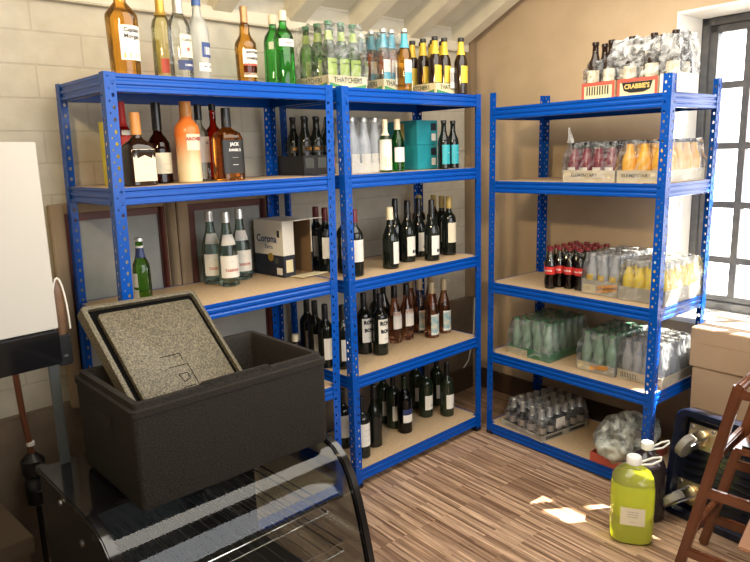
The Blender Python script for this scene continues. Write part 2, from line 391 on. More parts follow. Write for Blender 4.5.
# ---------------------------------------------------------------- bottles
PROF = {  # (height fraction, radius fraction[, squareness])
 'bordeaux': [(0, .0), (0, .90), (.012, 1), (.60, 1), (.65, .95), (.69, .78), (.725, .52), (.76, .40), (.80, .37), (.985, .36), (1, .33)],
 'burgundy': [(0, .0), (0, .90), (.012, 1), (.46, 1), (.54, .93), (.62, .72), (.69, .50), (.76, .40), (.985, .36), (1, .33)],
 'hock': [(0, .0), (0, .90), (.012, 1), (.42, 1), (.55, .86), (.68, .56), (.78, .41), (.985, .37), (1, .34)],
 'beer': [(0, .0), (0, .90), (.015, 1), (.56, 1), (.63, .90), (.72, .58), (.80, .44), (.94, .40), (.95, .45), (1, .43)],
 'mixer': [(0, .0), (0, .92), (.02, 1), (.50, 1), (.62, .84), (.76, .54), (.92, .46), (.93, .54), (1, .52)],
 'cola': [(0, .0), (0, .88), (.04, .95), (.13, .98), (.24, .84), (.34, .86), (.48, 1), (.60, .98), (.70, .74), (.82, .48), (.93, .42), (.94, .50), (1, .48)],
 'spirit': [(0, .0), (0, .92), (.012, 1), (.58, 1), (.645, .90), (.69, .62), (.72, .42), (.76, .35), (1, .34)],
 'rum': [(0, .0), (0, .86), (.012, .92), (.30, .95), (.58, 1), (.62, .97), (.70, .55), (.735, .38), (1, .34)],
  'gin': [(0, .0, 2.6), (0, .92, 2.6), (.012, 1, 2.6), (.66, .97, 2.4), (.73, .86), (.78, .58), (.81, .42), (.84, .38), (1, .38)],
 'tall': [(0, .0), (0, .92), (.012, 1), (.60, 1), (.68, .86), (.76, .46), (.80, .38), (1, .36)],
 'goose': [(0, .0), (0, .85), (.015, .92), (.55, 1), (.62, .96), (.70, .70), (.76, .42), (1, .32)],
 'southern': [(0, .0), (0, .86), (.012, .92), (.10, .90), (.48, 1), (.55, .95), (.60, .72), (.645, .52), (.70, .46), (.78, .44), (.80, .30), (1, .30)],
 'square': [(0, .0, 5), (0, .92, 5), (.015, 1, 5), (.48, 1, 5), (.56, .88, 4), (.63, .48, 2.5), (.68, .32, 2), (1, .30, 2)],
 'jack': [(0, .0, 5), (0, .92, 5), (.015, 1, 5), (.58, .98, 5), (.66, .84, 4), (.71, .48, 2.5), (.74, .33, 2), (1, .30, 2)],
 'cognac': [(0, .0), (0, .92), (.012, 1), (.40, 1), (.50, .92), (.57, .66), (.615, .42), (.66, .34), (1, .32)],
 'sleeve': [(0, .0), (0, .88), (.015, .95), (.45, .94), (.62, 1), (.70, .92), (.76, .62), (.80, .46), (1, .42)],
 'soda_water': [(0, .0), (0, .90), (.012, 1), (.42, 1), (.58, .84), (.72, .52), (.82, .40), (1, .36)],
}
SPEC = {}
def spec(key, kind, r, h, glass, cap=None, labs=(), fill=None, asp=1.0, name='wine_bottle', seg=20, neck=None):
    """cap=(material, from height fraction, radius scale); labs=(z0,z1,half angle deg,material,centre deg,[(text,size,ink,z,bold)])"""
    SPEC[key] = dict(kind=kind, r=r, h=h, glass=glass, cap=cap, labs=labs, fill=fill, asp=asp, name=name, seg=seg)
def rad_at(prof, f):
    for a, b in zip(prof, prof[1:]):
        if a[0] <= f <= b[0] and b[0] > a[0]:
            t = (f-a[0])/(b[0]-a[0]); na = a[2] if len(a) > 2 else 2; nb = b[2] if len(b) > 2 else 2
            return a[1]+(b[1]-a[1])*t, na+(nb-na)*t
    return prof[-1][1], 2
_mesh = {}
def cached(key, maker):
    if key not in _mesh: _mesh[key] = maker()
    return _mesh[key]
def bottle(key, loc, label, rz=0, group=None, cat='bottle', name=None, simple=False):
    s = SPEC[key]; p = PROF[s['kind']]; r, h, asp, seg = s['r'], s['h'], s['asp'], s['seg']
    t = thing(name or s['name'], label, cat, loc, rz, group)
    def mk():
        bm = B(); capz = s['cap'][1] if s['cap'] else 2
        lathe(bm, [(f[0]*h, f[1]*r, f[2] if len(f) > 2 else 2, asp) for f in p], seg)
        return mesh('glass_body', bm, M[s['glass']], 35)
    link('glass_body', cached((key, 'b'), mk), t)
    if s['cap']:
        m, z0, k = s['cap'][:3]
        def mkc():
            bm = B(); fr = [z0] + [f[0] for f in p if z0 < f[0] <= 1]
            pr = [(f*h, rad_at(p, f)[0]*r*k+.0004, rad_at(p, f)[1], asp) for f in fr]
            pr.append((h+.0012, pr[-1][1]*.93, 2, asp)); lathe(bm, pr, seg)
            return mesh('cap', bm, M[m], 35)
        link('cap', cached((key, 'c'), mkc), t)
    if s['fill']:
        m, lv = s['fill']
        def mkf():
            bm = B(); fr = [f[0] for f in p if f[0] < lv] + [lv]
            lathe(bm, [(max(f*h, .002), rad_at(p, f)[0]*r*.93 if f > 0 else r*.85, rad_at(p, f)[1], asp) for f in fr[1:]], seg)
            return mesh('liquid', bm, M[m], 35)
        link('liquid', cached((key, 'f'), mkf), t)
    for i, lb in enumerate(s['labs']):
        z0, z1, ha, m, ca = lb[:5]
        def mkl():
            bm = B(); n = max(4, int(ha/9)); rings = []
            for k in range(4):
                f = z0+(z1-z0)*k/3; rr, nn = rad_at(p, f)
                rings.append([(*sect(rr*r+.0007, R(-90+ca-ha+2*ha*j/n), nn, asp), f*h) for j in range(n+1)])
            loft(bm, rings, False, False)
            return mesh('label', bm, M[m], 40)
        l = link('paper_label' if m != 'gold' else 'foil_band', cached((key, 'l', i), mkl), t)
        if len(lb) > 5:
            for (tx, size, ink, zf, bold) in lb[5]:
                rr, nn = rad_at(p, zf)
                cyl = None if nn > 3 else rr*r+.0014
                a = R(ca)
                if cyl: lettering(tx, size, M[ink], l, (0, 0, zf*h), (0, 0, a), cyl, bold)
                else: lettering(tx, size, M[ink], l, (0, -(rr*r*asp+.0014), zf*h), (0, 0, 0), None, bold)
    return t

def bars(txt, size, ink, z, bold=0): return (txt, size, ink, z, bold)
# spirits
spec('rum', 'rum', .053, .335, 'amber', ('lightbrown_cap', .84, 1.08), [(.17, .50, 48, 'paper', 18, [('Captain', .019, 'ink', .455, .0004), ('Morgan', .019, 'ink', .395, .0004), ('——', .010, 'ink_red', .32, 0)]), (.19, .235, 49, 'goldband', 18)], name='rum_bottle', seg=28)
spec('tequila_gold', 'tall', .036, .31, 'pale_gold', ('gold', .74, 1.15), [(.12, .50, 40, 'cream_paper', -150), (.10, .26, 22, 'ink_red', -20)], name='tequila_bottle')
spec('tequila_silver', 'tall', .040, .30, 'clear', ('cap_silver', .76, 1.12), [(.12, .23, 58, 'navy_lab', 14, [('CUERVO', .009, 'ink_white', .175, .0002)]), (.26, .52, 40, 'cream_paper', 14, [('Cuervo', .014, 'ink', .46, .0002), ('e', .024, 'ink_red', .36, .001)])], name='tequila_bottle')
spec('vodka', 'goose', .041, .335, 'frost', ('cap_blue', .86, 1.1), [(.30, .46, 45, 'ink_blue', 30), (.33, .41, 30, 'paper', 30), (.15, .24, 60, 'paper', 25, [('GREY GOOSE', .009, 'ink_blue', .20, .0002)])], name='vodka_bottle')
spec('southern', 'southern', .043, .30, 'amber', ('lightbrown_cap', .80, 1.1), [(.28, .46, 62, 'paper', 12, [('SOUTHERN', .0125, 'ink', .42, .0006), ('COMFORT', .0135, 'ink', .345, .0006)]), (.26, .285, 55, 'ink_red', 12), (.14, .255, 62, 'amber_dark', 12), (.115, .17, 62, 'cream_paper', 12)], name='liqueur_bottle', seg=26)
spec('gin', 'gin', .0405, .312, 'gin_green', ('cap_white', .88, 1.12), [(.545, .64, 70, 'paper', 10, [("Gordon's", .014, 'ink_red', .592, .0003)])], name='gin_bottle')
spec('yellow_tube', 'tall', .03, .25, 'yellow_card')
spec('red_cap_spirit', 'spirit', .036, .295, 'amber_red', ('red_lab', .70, 1.15), [(.30, .72, 80, 'red_lab', 0), (.30, .36, 81, 'paper', 0), (.60, .66, 40, 'paper', 10)], name='spirit_bottle')
spec('orange_liqueur', 'square', .052, .245, 'brownglass', ('cap_orange', .70, 1.12), [(.06, .50, 36, 'cream_paper', 0, [('COINTREAU', .0125, 'ink', .47, .0005), ('———', .009, 'ink_red', .36, 0), ('* * *', .010, 'ink', .28, 0), ('——', .008, 'ink', .14, 0)])], name='liqueur_bottle', asp=.78, seg=32)
spec('cognac', 'cognac', .043, .29, 'amber_dark', ('cap_black', .66, 1.2), [(.12, .38, 62, 'cream_paper', 12, [('———', .010, 'ink', .24, 0), ('——', .009, 'ink', .16, 0)])], name='cognac_bottle', seg=26)
spec('archers', 'sleeve', .046, .29, 'archers_fade', ('cap_orange', .82, 1.08), [(.40, .60, 40, 'cream_paper', 8, [('ARCHERS', .016, 'ink_red', .54, .0006)])], name='schnapps_bottle', seg=26)
spec('clear_spirit', 'spirit', .035, .29, 'clear', ('cap_black', .80, 1.2), [(.24, .58, 70, 'paper', 14, [('LA', .014, 'ink', .50, .0004)])], name='spirit_bottle')
spec('red_amber', 'spirit', .036, .296, 'amber_red', ('cap_black', .92, 1.1), [(.80, .90, 180, 'clear', 0)], name='spirit_bottle')
spec('jack', 'jack', .052, .27, 'whisky', ('cap_black', .74, 1.12), [(.10, .56, 52, 'black_lab', 0, [('JACK', .017, 'ink_white', .50, .0004), ("DANIEL'S", .013, 'ink_white', .42, .0003), ('———', .009, 'ink_white', .32, 0), ('——', .012, 'ink_white', .22, .0003)])], name='whisky_bottle', asp=.86, seg=32)
# beers, ciders, water
spec('green_beer', 'beer', .031, .25, 'green', ('cap_silver', .955, 1.1), [(.72, .86, 180, 'navy_lab', 0), (.86, .89, 180, 'paper', 0), (.30, .50, 40, 'paper', -72), (.10, .26, 40, 'paper', -72)], name='beer_bottle')
spec('water', 'soda_water', .042, .305, 'water', ('cap_silver', .86, 1.15), [(.12, .42, 66, 'paper', 5, [('TASSONI', .015, 'ink_red', .22, .0005), ('*', .014, 'ink_blue', .33, 0)]), (.56, .70, 55, 'paper', 0)], fill=None, name='water_bottle', seg=26)
spec('cider_lime', 'beer', .0325, .265, 'green', ('green_lab', .94, 1.06), [(.72, .86, 180, 'lime_lab', 0), (.18, .44, 58, 'lime_lab', 8, [('THATCHERS', .008, 'ink_green', .37, .0003)])], name='cider_bottle', seg=16)
spec('cider_blue', 'beer', .0325, .265, 'cider', ('cap_silver', .95, 1.08), [(.70, .93, 180, 'blue_lab', 0), (.30, .50, 62, 'paper', 8, [('——', .010, 'ink_blue', .40, .0003)]), (.12, .30, 62, 'blue_lab', 8)], name='cider_bottle', seg=16)
spec('cider_dark', 'beer', .0325, .265, 'brownglass', ('black_lab', .93, 1.06), [(.70, .93, 180, 'yellow_lab', 0), (.20, .50, 66, 'yellow_lab', 8, [('——', .010, 'ink_green', .40, .0003)])], name='cider_bottle', seg=16)
spec('black_beer', 'beer', .0305, .25, 'wineglass', ('cap_black', .95, 1.08), [(.38, .50, 60, 'black_lab', 0), (.42, .47, 40, 'orange_lab', 0)], name='beer_bottle', seg=16)
spec('teal_beer', 'beer', .030, .235, 'wineglass', ('cap_black', .95, 1.08), [(.10, .50, 70, 'teal_lab', 8, [('—', .014, 'ink_white', .34, .0005)])], name='beer_bottle', seg=18)
spec('clear_tall', 'mixer', .033, .24, 'mixer_clear', ('cap_silver', .93, 1.05), [(.12, .34, 60, 'paper', 0)], name='mixer_bottle', seg=16)
spec('lime_white', 'bordeaux', .029, .235, 'green', ('cap_white', .86, 1.1), [(.04, .62, 100, 'paper', 0), (.10, .30, 60, 'lime_lab', 10), (.70, .86, 180, 'cream_paper', 0)], name='lager_bottle')
spec('green_lager', 'beer', .032, .24, 'gin_green', ('cap_white', .80, 1.06), [(.18, .46, 60, 'paper', 5, [('——', .009, 'ink_red', .33, .0003)])], name='beer_bottle', seg=20)
# wines
spec('claret', 'bordeaux', .0375, .30, 'wineglass', ('red_cap', .80, 1.06), [(.22, .55, 70, 'paper', 5, [('———', .009, 'ink', .47, 0), ('——', .008, 'ink', .36, 0)])])
spec('ivory_top', 'burgundy', .0395, .29, 'wineglass', ('cap_white', .80, 1.08), [(.08, .44, 42, 'paper', 18, [('——', .008, 'ink', .30, 0)])])
spec('black_plain', 'burgundy', .0385, .315, 'wineglass', ('cap_black', .78, 1.06), ())
spec('syrah', 'burgundy', .0385, .305, 'wineglass', ('cap_black', .78, 1.06), [(.10, .42, 60, 'paper', 12, [('III II', .018, 'ink', .17, .0014)])])
spec('gold_top', 'bordeaux', .0380, .308, 'wineglass', ('cap_gold', .80, 1.08), [(.22, .56, 66, 'cream_paper', 12)])
spec('dark_label', 'bordeaux', .0375, .30, 'wineglass', ('cap_black', .78, 1.06), [(.14, .48, 60, 'paper', 8)])
spec('block_print', 'bordeaux', .0380, .305, 'wineglass', ('cap_black', .78, 1.06), [(.20, .60, 64, 'paper', 8, [('RONE', .026, 'ink', .53, .0016), ('BONE', .024, 'ink', .40, .0016), ('——', .012, 'ink', .28, .0004)])])
spec('rose_dark_top', 'burgundy', .0385, .30, 'rose', ('cap_black', .80, 1.08), [(.26, .56, 62, 'paper', 10, [('——', .010, 'ink', .42, 0)])])
spec('rose_seaside', 'hock', .0385, .30, 'rose', ('cap_pale', .80, 1.1), [(.06, .42, 62, 'picture_lab', 10), (.40, .43, 63, 'paper', 10), (.06, .10, 63, 'paper', 10)])
spec('white_label_low', 'bordeaux', .0385, .30, 'greenglass_dk', ('cap_black', .78, 1.06), [(.15, .42, 62, 'paper', 10, [('III', .012, 'ink', .22, .0006)])])
spec('blue_label_white', 'bordeaux', .0375, .30, 'wineglass', ('cap_black', .78, 1.06), [(.20, .58, 75, 'paper', 10, [('——', .014, 'ink_blue', .47, .0002), ('———', .012, 'ink_blue', .38, 0), ('——', .010, 'ink_blue', .30, 0)])])
spec('olive_wine', 'bordeaux', .0390, .30, 'white_wine', ('greenglass_dk', .80, 1.06), [(.20, .34, 66, 'paper', 10), (.35, .44, 66, 'navy_lab', 10)], fill=('white_wine', .6))
spec('pale_cap_small', 'bordeaux', .036, .19, 'brownglass', ('cap_white', .84, 1.15), ())
# pack bottles
spec('ale', 'beer', .031, .235, 'brownglass', ('brownglass', .95, 1.06), [(.24, .50, 60, 'cream_paper', 0)], name='ale_bottle', seg=14)
spec('berry_drink', 'mixer', .031, .170, 'juice_red', ('cap_black', .86, 1.15), [(.06, .36, 40, 'paper', 0)], name='juice_bottle', seg=14)
spec('orange_drink', 'mixer', .033, .172, 'juice_orange', ('cap_black', .93, 1.05), (), name='juice_bottle', seg=14)
spec('coke', 'cola', .0275, .197, 'clear', ('red_cap', .93, 1.05), [(.36, .55, 120, 'red_lab', 0, [('Coca-Cola', .012, 'ink_white', .455, .0004)])], fill=('cola', .78), name='cola_bottle', seg=16)
spec('tonic', 'mixer', .0265, .185, 'mixer_clear', ('cap_silver', .93, 1.05), [(.30, .48, 45, 'yellow_lab', 0)], name='mixer_bottle', seg=12)
spec('lemon_mixer', 'mixer', .0268, .175, 'juice_yellow', ('cap_silver', .84, 1.12), (), name='mixer_bottle', seg=12)
spec('green_mixer', 'mixer', .0265, .185, 'green_pale', ('green_lab', .95, 1.03), (), name='mixer_bottle', seg=12)
spec('clear_mixer', 'mixer', .0265, .185, 'mixer_clear', ('cap_silver', .93, 1.05), (), name='mixer_bottle', seg=12)
spec('dark_mixer', 'mixer', .0265, .155, 'smoke_glass', ('cap_silver', .70, 1.04), [(.20, .42, 180, 'cap_silver', 0)], fill=('cola', .6), name='mixer_bottle', seg=12)

# ---------------------------------------------------------------- room
bm = B(); box(bm, -1.7, 3.2, -3.6, .62, -.05, 0); struct('floor', bm, M['floor'], 'floor of narrow brown and cream wood-effect strips', cat='floor')
bm = B(); box(bm, -1.7, 3.2, .52, .67, 0, 2.9); struct('wall_back', bm, M['brick'], 'cream painted block wall behind the two blue racks', cat='wall')
bm = B(); box(bm, -1.65, -1.5, -3.5, .6, 0, 4.3); struct('wall_left', bm, M['brick'], 'cream painted block wall on the left', cat='wall')
bm = B(); box(bm, -1.65, 3.2, -3.65, -3.5, 0, 4.4); struct('wall_front', bm, M['brick'], 'cream painted block wall behind the viewer', cat='wall')
an = -.0636
wloc, wrz = (2.50, .52, 0), an - PI/2           # local x runs along the wall towards the camera, local y into the wall
T0, T1, ZS, ZT, TH = 1.275, 2.50, .70, 2.112, .30
bm = B()
box(bm, -.3, T0, 0, TH, 0, 4.4); box(bm, T0, T1, 0, TH, 0, ZS-.03); box(bm, T0, T1, 0, TH, ZT+.012, 4.4); box(bm, T1, 4.2, 0, TH, 0, 4.4)
struct('wall_right', bm, M['plaster'], 'bare tan plaster wall with the window', wloc, (0, 0, wrz), cat='wall')
bm = B(); box(bm, T0-.001, T0+.012, -.002, TH, ZS-.03, ZT+.012); box(bm, T1-.012, T1, -.002, TH, ZS-.03, ZT+.012); box(bm, T0+.012, T1-.012, -.002, TH, ZT, ZT+.012)
struct('trim_1', bm, M['white_paint'], 'white painted window reveal', wloc, (0, 0, wrz))
bm = B(); box(bm, T0+.012, T1-.012, -.01, TH, ZS-.03, ZS); struct('trim_2', bm, M['white_paint'], 'white window sill', wloc, (0, 0, wrz), bevel=.004)
# window: outer frame, casement bars, panes
D0 = .225
w1 = link('window_1', None, None, wloc, (0, 0, wrz)); w1['kind'] = 'structure'; w1['label'] = 'dark grey multi-pane window, blown out by daylight'; w1['category'] = 'window'
a0, a1, b0, b1 = T0+.014, T1-.014, ZS+.002, ZT-.002
bm = B()
for (p, q_, s, t) in ((a0, a0+.035, b0, b1), (a1-.035, a1, b0, b1), (a0, a1, b1-.035, b1), (a0, a1, b0, b0+.04)): box(bm, p, q_, D0, D0+.07, s, t)
part('window_frame', bm, M['winframe'], w1, bevel=.003)
bm = B()
for (p, q_, s, t) in ((a0+.035, a0+.07, b0+.04, b1-.035), (a1-.07, a1-.035, b0+.04, b1-.035), (a0+.035, a1-.035, b1-.07, b1-.035), (a0+.035, a1-.035, b0+.04, b0+.07)): box(bm, p, q_, D0+.012, D0+.06, s, t)
part('casement', bm, M['winframe'], w1, bevel=.003)
for i in range(6):
    t = 1.513+.182*i - .012
    if t > a1-.1: break
    bm = B(); box(bm, t-.016, t+.016, D0+.016, D0+.056, b0+.05, b1-.05); part('mullion', bm, M['winframe'], w1)
for z in (1.796, 1.510, 1.226, .953):
    bm = B(); box(bm, a0+.05, a1-.05, D0+.017, D0+.055, z-.016, z+.016); part('glazing_bar', bm, M['winframe'], w1)
bm = B(); box(bm, a0+.05, a1-.05, D0+.034, D0+.038, b0+.05, b1-.05); part('pane', bm, M['pane'], w1)

# sloping roof lining and rafters
SL = .50
def roofz(y, off=0): return 2.235 + (.52-y)*SL + off
bm = B(); prism(bm, [(.62, roofz(.62)), (-3.6, roofz(-3.6)), (-3.6, roofz(-3.6)+.05), (.62, roofz(.62)+.05)], lambda a, b, t: (t, a, b), -1.7, 3.2)
struct('ceiling', bm, M['ceiling'], 'sloping cream roof lining', cat='ceiling')
n = 1
for x in (-1.28, -.88, -.48, -.08, .32, .72, 1.12, 1.52, 1.92, 2.32):
    n += 1; w = .095
    bm = B(); prism(bm, [(.53, roofz(.53)-.115), (-3.3, roofz(-3.3)-.115), (-3.3, roofz(-3.3)+.005), (.53, roofz(.53)+.005)], lambda a, b, t: (t, a, b), x, x+w)
    struct('trim_%d' % (n+2), bm, M['rafter'], 'cream painted sloping rafter', bevel=.004)
bm = B(); box(bm, -1.5, 2.49, .485, .521, 2.10, 2.155); struct('trim_20', bm, M['rafter'], 'cream wall plate under the rafters', bevel=.004)
bm = B(); box(bm, 2.435, 2.492, .47, .521, .6, 2.2); struct('trim_21', bm, M['oldwood'], 'weathered upright board in the wall corner', bevel=.003)
bm = B(); box(bm, -1.5, 2.47, .478, .521, 0, .60); struct('trim_22', bm, M['dirtwall'], 'brown boarded lower wall band', bevel=.006)
bm = B(); box(bm, 1.95, 2.44, .455, .480, 0, .15); struct('baseboard_back', bm, M['skirt'], 'dark brown skirting in the corner', bevel=.004)
bm = B(); box(bm, .05, 1.2, -.014, .002, 0, .13); struct('baseboard_right', bm, M['skirt'], 'dark brown skirting below the right wall', wloc, (0, 0, wrz), bevel=.003)

# ---------------------------------------------------------------- blue racks
W_, D_, H_, P_ = .923, .4435, 1.80, .0375
def rack(label, loc, rz, levels, lean):
    t = thing('storage_rack', label, 'rack', loc, rz, 'blue boltless storage racks')
    rot = (0, math.atan(lean), 0)
    for sx in (0, 1):
        for sy in (0, 1):
            bm = B(); a = 1 if sx == 0 else -1; b = 1 if sy == 0 else -1; th = .0018
            box(bm, min(0, a*P_), max(0, a*P_), min(0, b*th), max(0, b*th), 0, H_)
            box(bm, min(0, a*th), max(0, a*th), min(b*th, b*P_), max(b*th, b*P_), 0, H_)
            p = part('upright', bm, M['post'], t, (sx*W_, sy*D_, 0), rot)
            bm = B(); box(bm, min(-a*.002, a*.04), max(-a*.002, a*.04), min(-b*.002, b*.04), max(-b*.002, b*.04), 0, .018)
            part('foot', bm, M['black'], p, bevel=.002)
    sec = [(0, 0), (0, -.010), (.0035, -.014), (.0035, -.019), (0, -.023), (0, -.032), (.0035, -.036), (.0035, -.041), (0, -.045), (0, -.055), (.004, -.058), (.022, -.058), (.022, -.055), (.006, -.053), (.008, -.012), (.028, -.012), (.028, -.010), (.006, -.001)]
    for k, z in enumerate(levels):
        o = lean*z; g = .003
        for nm, fn, lo, hi in (('beam', lambda a, b, s: (s, a+.002, b), g, W_-g), ('beam', lambda a, b, s: (s, D_-a-.002, b), g, W_-g),
                               ('end_beam', lambda a, b, s: (a+.002, s, b), g, D_-g), ('end_beam', lambda a, b, s: (W_-a-.002, s, b), g, D_-g)):
            bm = B(); prism(bm, sec, fn, lo, hi); part(nm, bm, M['blue'], t, (o, 0, z), smooth=30)
        bm = B(); e = .0075; c = .036
        poly = [(c, e), (W_-c, e), (W_-c, c), (W_-e, c), (W_-e, D_-c), (W_-c, D_-c), (W_-c, D_-e), (c, D_-e), (c, D_-c), (e, D_-c), (e, c), (c, c)]
        prism(bm, poly, lambda a, b, s: (a, b, s), -.0098, -.0008)
        part('shelf_board', bm, M['board'], t, (o, 0, z))
    return t
ZA = [1.7956, 1.4376, 1.0007, .5344, .075]; ZB = [1.7954, 1.4370, .9812, .5405, .089]; ZC = [1.7283, 1.3686, .8465, .468, .0626]
rack('blue metal rack on the left, holding spirits, behind the black foam box', (.0, 0, 0), 0, ZA, .0195)
rack('blue metal rack in the middle, filled with wine bottles', (1.009, 0, 0), 0, ZB, -.0026)
CX, CY = 1.9262, -.0434
rack('blue metal rack on the right by the window, holding mixer packs', (CX, CY, 0), an-PI/2, ZC, .0080)
UXC = Vector((math.sin(an), -math.cos(an), 0)); BKC = Vector((math.cos(an), math.sin(an), 0))
def cp(s, d, z): p = Vector((CX, CY, z)) + UXC*s + BKC*d; return p
CRZ = an - PI/2
ZE = .0005

def put(key, u, y, z, label, rz=0, group=None, dx=0, **k):
    return bottle(key, (xat(u, y, z)+dx, y, z+ZE), label, rz, group, **k)

# --- rack A top
z = ZA[0]
put('rum', 127, .15, z, 'amber spiced rum bottle with white and gold label, leftmost on top of the left rack', R(-6))
put('tequila_gold', 166, .20, z, 'pale gold tequila bottle with a long gold cap, on top of the left rack', 0)
put('tequila_silver', 183, .13, z, 'clear tequila bottle with silver cap and dark blue label band', 0)
put('vodka', 202, .23, z, 'frosted vodka bottle with blue cap and blue bird scene', 0)
put('southern', 248, .19, z, 'amber whiskey liqueur bottle with cream label and copper cap, standing alone on the top shelf', 0)
put('gin', 276, .31, z, 'bright green gin bottle, rear left one of the pair on the top shelf', R(-5), 'green gin bottles')
put('gin', 286, .22, z, 'bright green gin bottle, front right one of the pair, next to the cider tray', R(-5), 'green gin bottles')
# --- rack A second shelf
z = ZA[1]
x = xat(113, .27, z)
tb = thing('gift_tube', 'slim yellow carton half hidden behind the left front post', 'carton', (x, .26, z+ZE))
bm = B(); lathe(bm, [(0, .026, 6), (.212, .026, 6)], 24); part('body', bm, M['yellow_card'], tb, smooth=40)
bm = B(); lathe(bm, [(.212, .0265, 6), (.220, .0265, 6)], 24); part('lid', bm, M['yellow_card'], tb, smooth=40)
put('red_cap_spirit', 128, .31, z, 'red sleeved spirit bottle behind the square orange liqueur bottle')
put('orange_liqueur', 141, .115, z, 'square dark brown orange-liqueur bottle with an orange cap', R(8))
put('cognac', 162, .23, z, 'dark cognac bottle with tall black cap and cream label', 0)
put('archers', 191, .16, z, 'orange-to-cream peach schnapps bottle', 0)
put('clear_spirit', 203, .265, z, 'clear spirit bottle with black cap, half behind the orange schnapps bottle', R(5))
put('red_amber', 217, .30, z, 'red-amber spirit bottle behind the square whiskey bottle')
put('jack', 230, .14, z, 'square whiskey bottle with black label and black cap', R(4))
# --- rack A third shelf
z = ZA[2]
put('green_beer', 145, .17, z, 'green beer bottle with blue neck band, alone beside the left front post', R(-20))
put('water', 214, .37, z, 'tall water bottle with white labels, rear left of the three', R(-15), 'tall water bottles with white labels')
put('water', 230, .27, z, 'tall water bottle with white labels, front one of the three', R(-15), 'tall water bottles with white labels')
put('water', 243, .36, z, 'tall water bottle with white labels, right one beside the open beer carton', R(-20), 'tall water bottles with white labels')

# corona carton, open towards the room
cb = thing('beer_carton', 'open white and navy beer carton lying with its flaps out on the left rack', 'carton', (.823, .215, z+ZE), R(3))
L, Wc, Hc = .205, .165, .245
def panelbox(bm, x0, x1, y0, y1, z0, z1): box(bm, x0, x1, y0, y1, z0, z1)
bm = B(); box(bm, 0, .003, 0, L, .095, Hc); box(bm, Wc-.003, Wc, 0, L, .095, Hc); box(bm, .003, Wc-.003, L-.003, L, .095, Hc); box(bm, .003, .062, 0, .003, .095, Hc); box(bm, 0, Wc, 0, L, Hc, Hc+.003)
part('body', bm, M['white_card'], cb)
bm = B(); box(bm, 0, .003, 0, L, 0, .095); box(bm, Wc-.003, Wc, 0, L, 0, .095); box(bm, .003, Wc-.003, L-.003, L, 0, .095); box(bm, .003, .062, 0, .003, 0, .095)
part('lower_band', bm, M['navy_card'], cb, label='navy lower band of the carton')
bm = B(); box(bm, .004, Wc-.004, .004, L-.004, 0, .002); box(bm, .0035, .005, .004, L-.004, .002, Hc-.002); box(bm, Wc-.005, Wc-.0035, .004, L-.004, .002, Hc-.002); box(bm, .005, Wc-.005, L-.006, L-.0035, .002, Hc-.002)
part('inside', bm, M['card_in'], cb, label='plain brown inside of the carton')
bm = B(); loft(bm, [[(0, 0, Hc), (Wc, 0, Hc), (Wc, 0, Hc+.003), (0, 0, Hc+.003)], [(.01, -.075, Hc+.006), (Wc+.01, -.065, Hc+.006), (Wc+.01, -.065, Hc+.009), (.01, -.075, Hc+.009)]])
part('flap', bm, M['white_card'], cb)
bm = B(); loft(bm, [[(.03, 0, .0), (Wc, 0, .0), (Wc, 0, .003), (.03, 0, .003)], [(.03, -.085, .004), (Wc+.02, -.08, .006), (Wc+.02, -.08, .009), (.03, -.085, .007)]])
part('flap', bm, M['cream_card'], cb)
sd = part('badge', (lambda b: (lathe(b, [(0, .019), (.0012, .019)], 24), b)[1])(B()), M['gold'], cb, (-.0002, .09, .085), (0, R(-90), 0))
sd2 = part('badge', (lambda b: (lathe(b, [(0, .014), (.0008, .014)], 24), b)[1])(B()), M['greymetal'], cb, (-.0002, .05, .07), (0, R(-90), 0))
lettering('Corona', .046, M['ink_blue'], cb, (-.0012, .115, .165), (0, 0, R(-90)), bold=.0012)
lettering('Extra', .026, M['ink_blue'], cb, (-.0012, .10, .130), (0, 0, R(-90)), bold=.0003)
bm = B(); box(bm, -.0012, -.0002, .012, .05, .01, .04); part('barcode_patch', bm, M['paper'], cb)
bm = B(); box(bm, .012, .05, -.0012, -.0002, .02, .075); part('paper_patch', bm, M['cream_card'], cb)
bm = B(); box(bm, -.0012, -.0002, .022, .038, .175, .205); part('ink_patch', bm, M['navy_card'], cb)

# --- rack B third shelf (and the clarets seen through the end of A)
z = ZB[2]
g = 'claret bottles with red capsules'
put('claret', 318, .37, z, 'claret with red capsule, next to the open beer carton, furthest back of its row', 0, g)
put('claret', 327, .28, z, 'claret with red capsule, second from the back of its row, left of the blue post', 0, g)
put('claret', 346, .185, z, 'claret with red capsule, hidden behind the two blue posts between the racks', 0, g)
put('claret', 356, .09, z, 'claret with red capsule, right of the blue posts, nearest the shelf edge', 0, g)
put('ivory_top', 391, .105, z, 'dark wine bottle with an ivory capsule, leftmost in the middle of the third shelf')
put('black_plain', 396, .235, z, 'unlabelled-looking black wine bottle just behind the ivory-capped one')
put('syrah', 408, .175, z, 'black wine bottle with square white label, behind and left of the front right one', 0, 'black-capped wines with white labels')
put('syrah', 419, .245, z, 'black wine bottle with square white label, rear middle of its three', 0, 'black-capped wines with white labels')
put('syrah', 432, .10, z, 'black wine bottle with square white label, front right of its three', 0, 'black-capped wines with white labels')
g = 'gold-capped wines'
put('gold_top', 423, .378, z, 'wine bottle with gold capsule, furthest left and back of the gold-capped four', 0, g, dx=-.03)
put('gold_top', 434, .30, z, 'wine bottle with gold capsule, second from left of the gold-capped four', 0, g)
put('gold_top', 442, .215, z, 'wine bottle with gold capsule, third of the gold-capped four, behind the cream label', 0, g)
put('gold_top', 449, .15, z, 'wine bottle with gold capsule and full cream label, front right of the third shelf', 0, g)

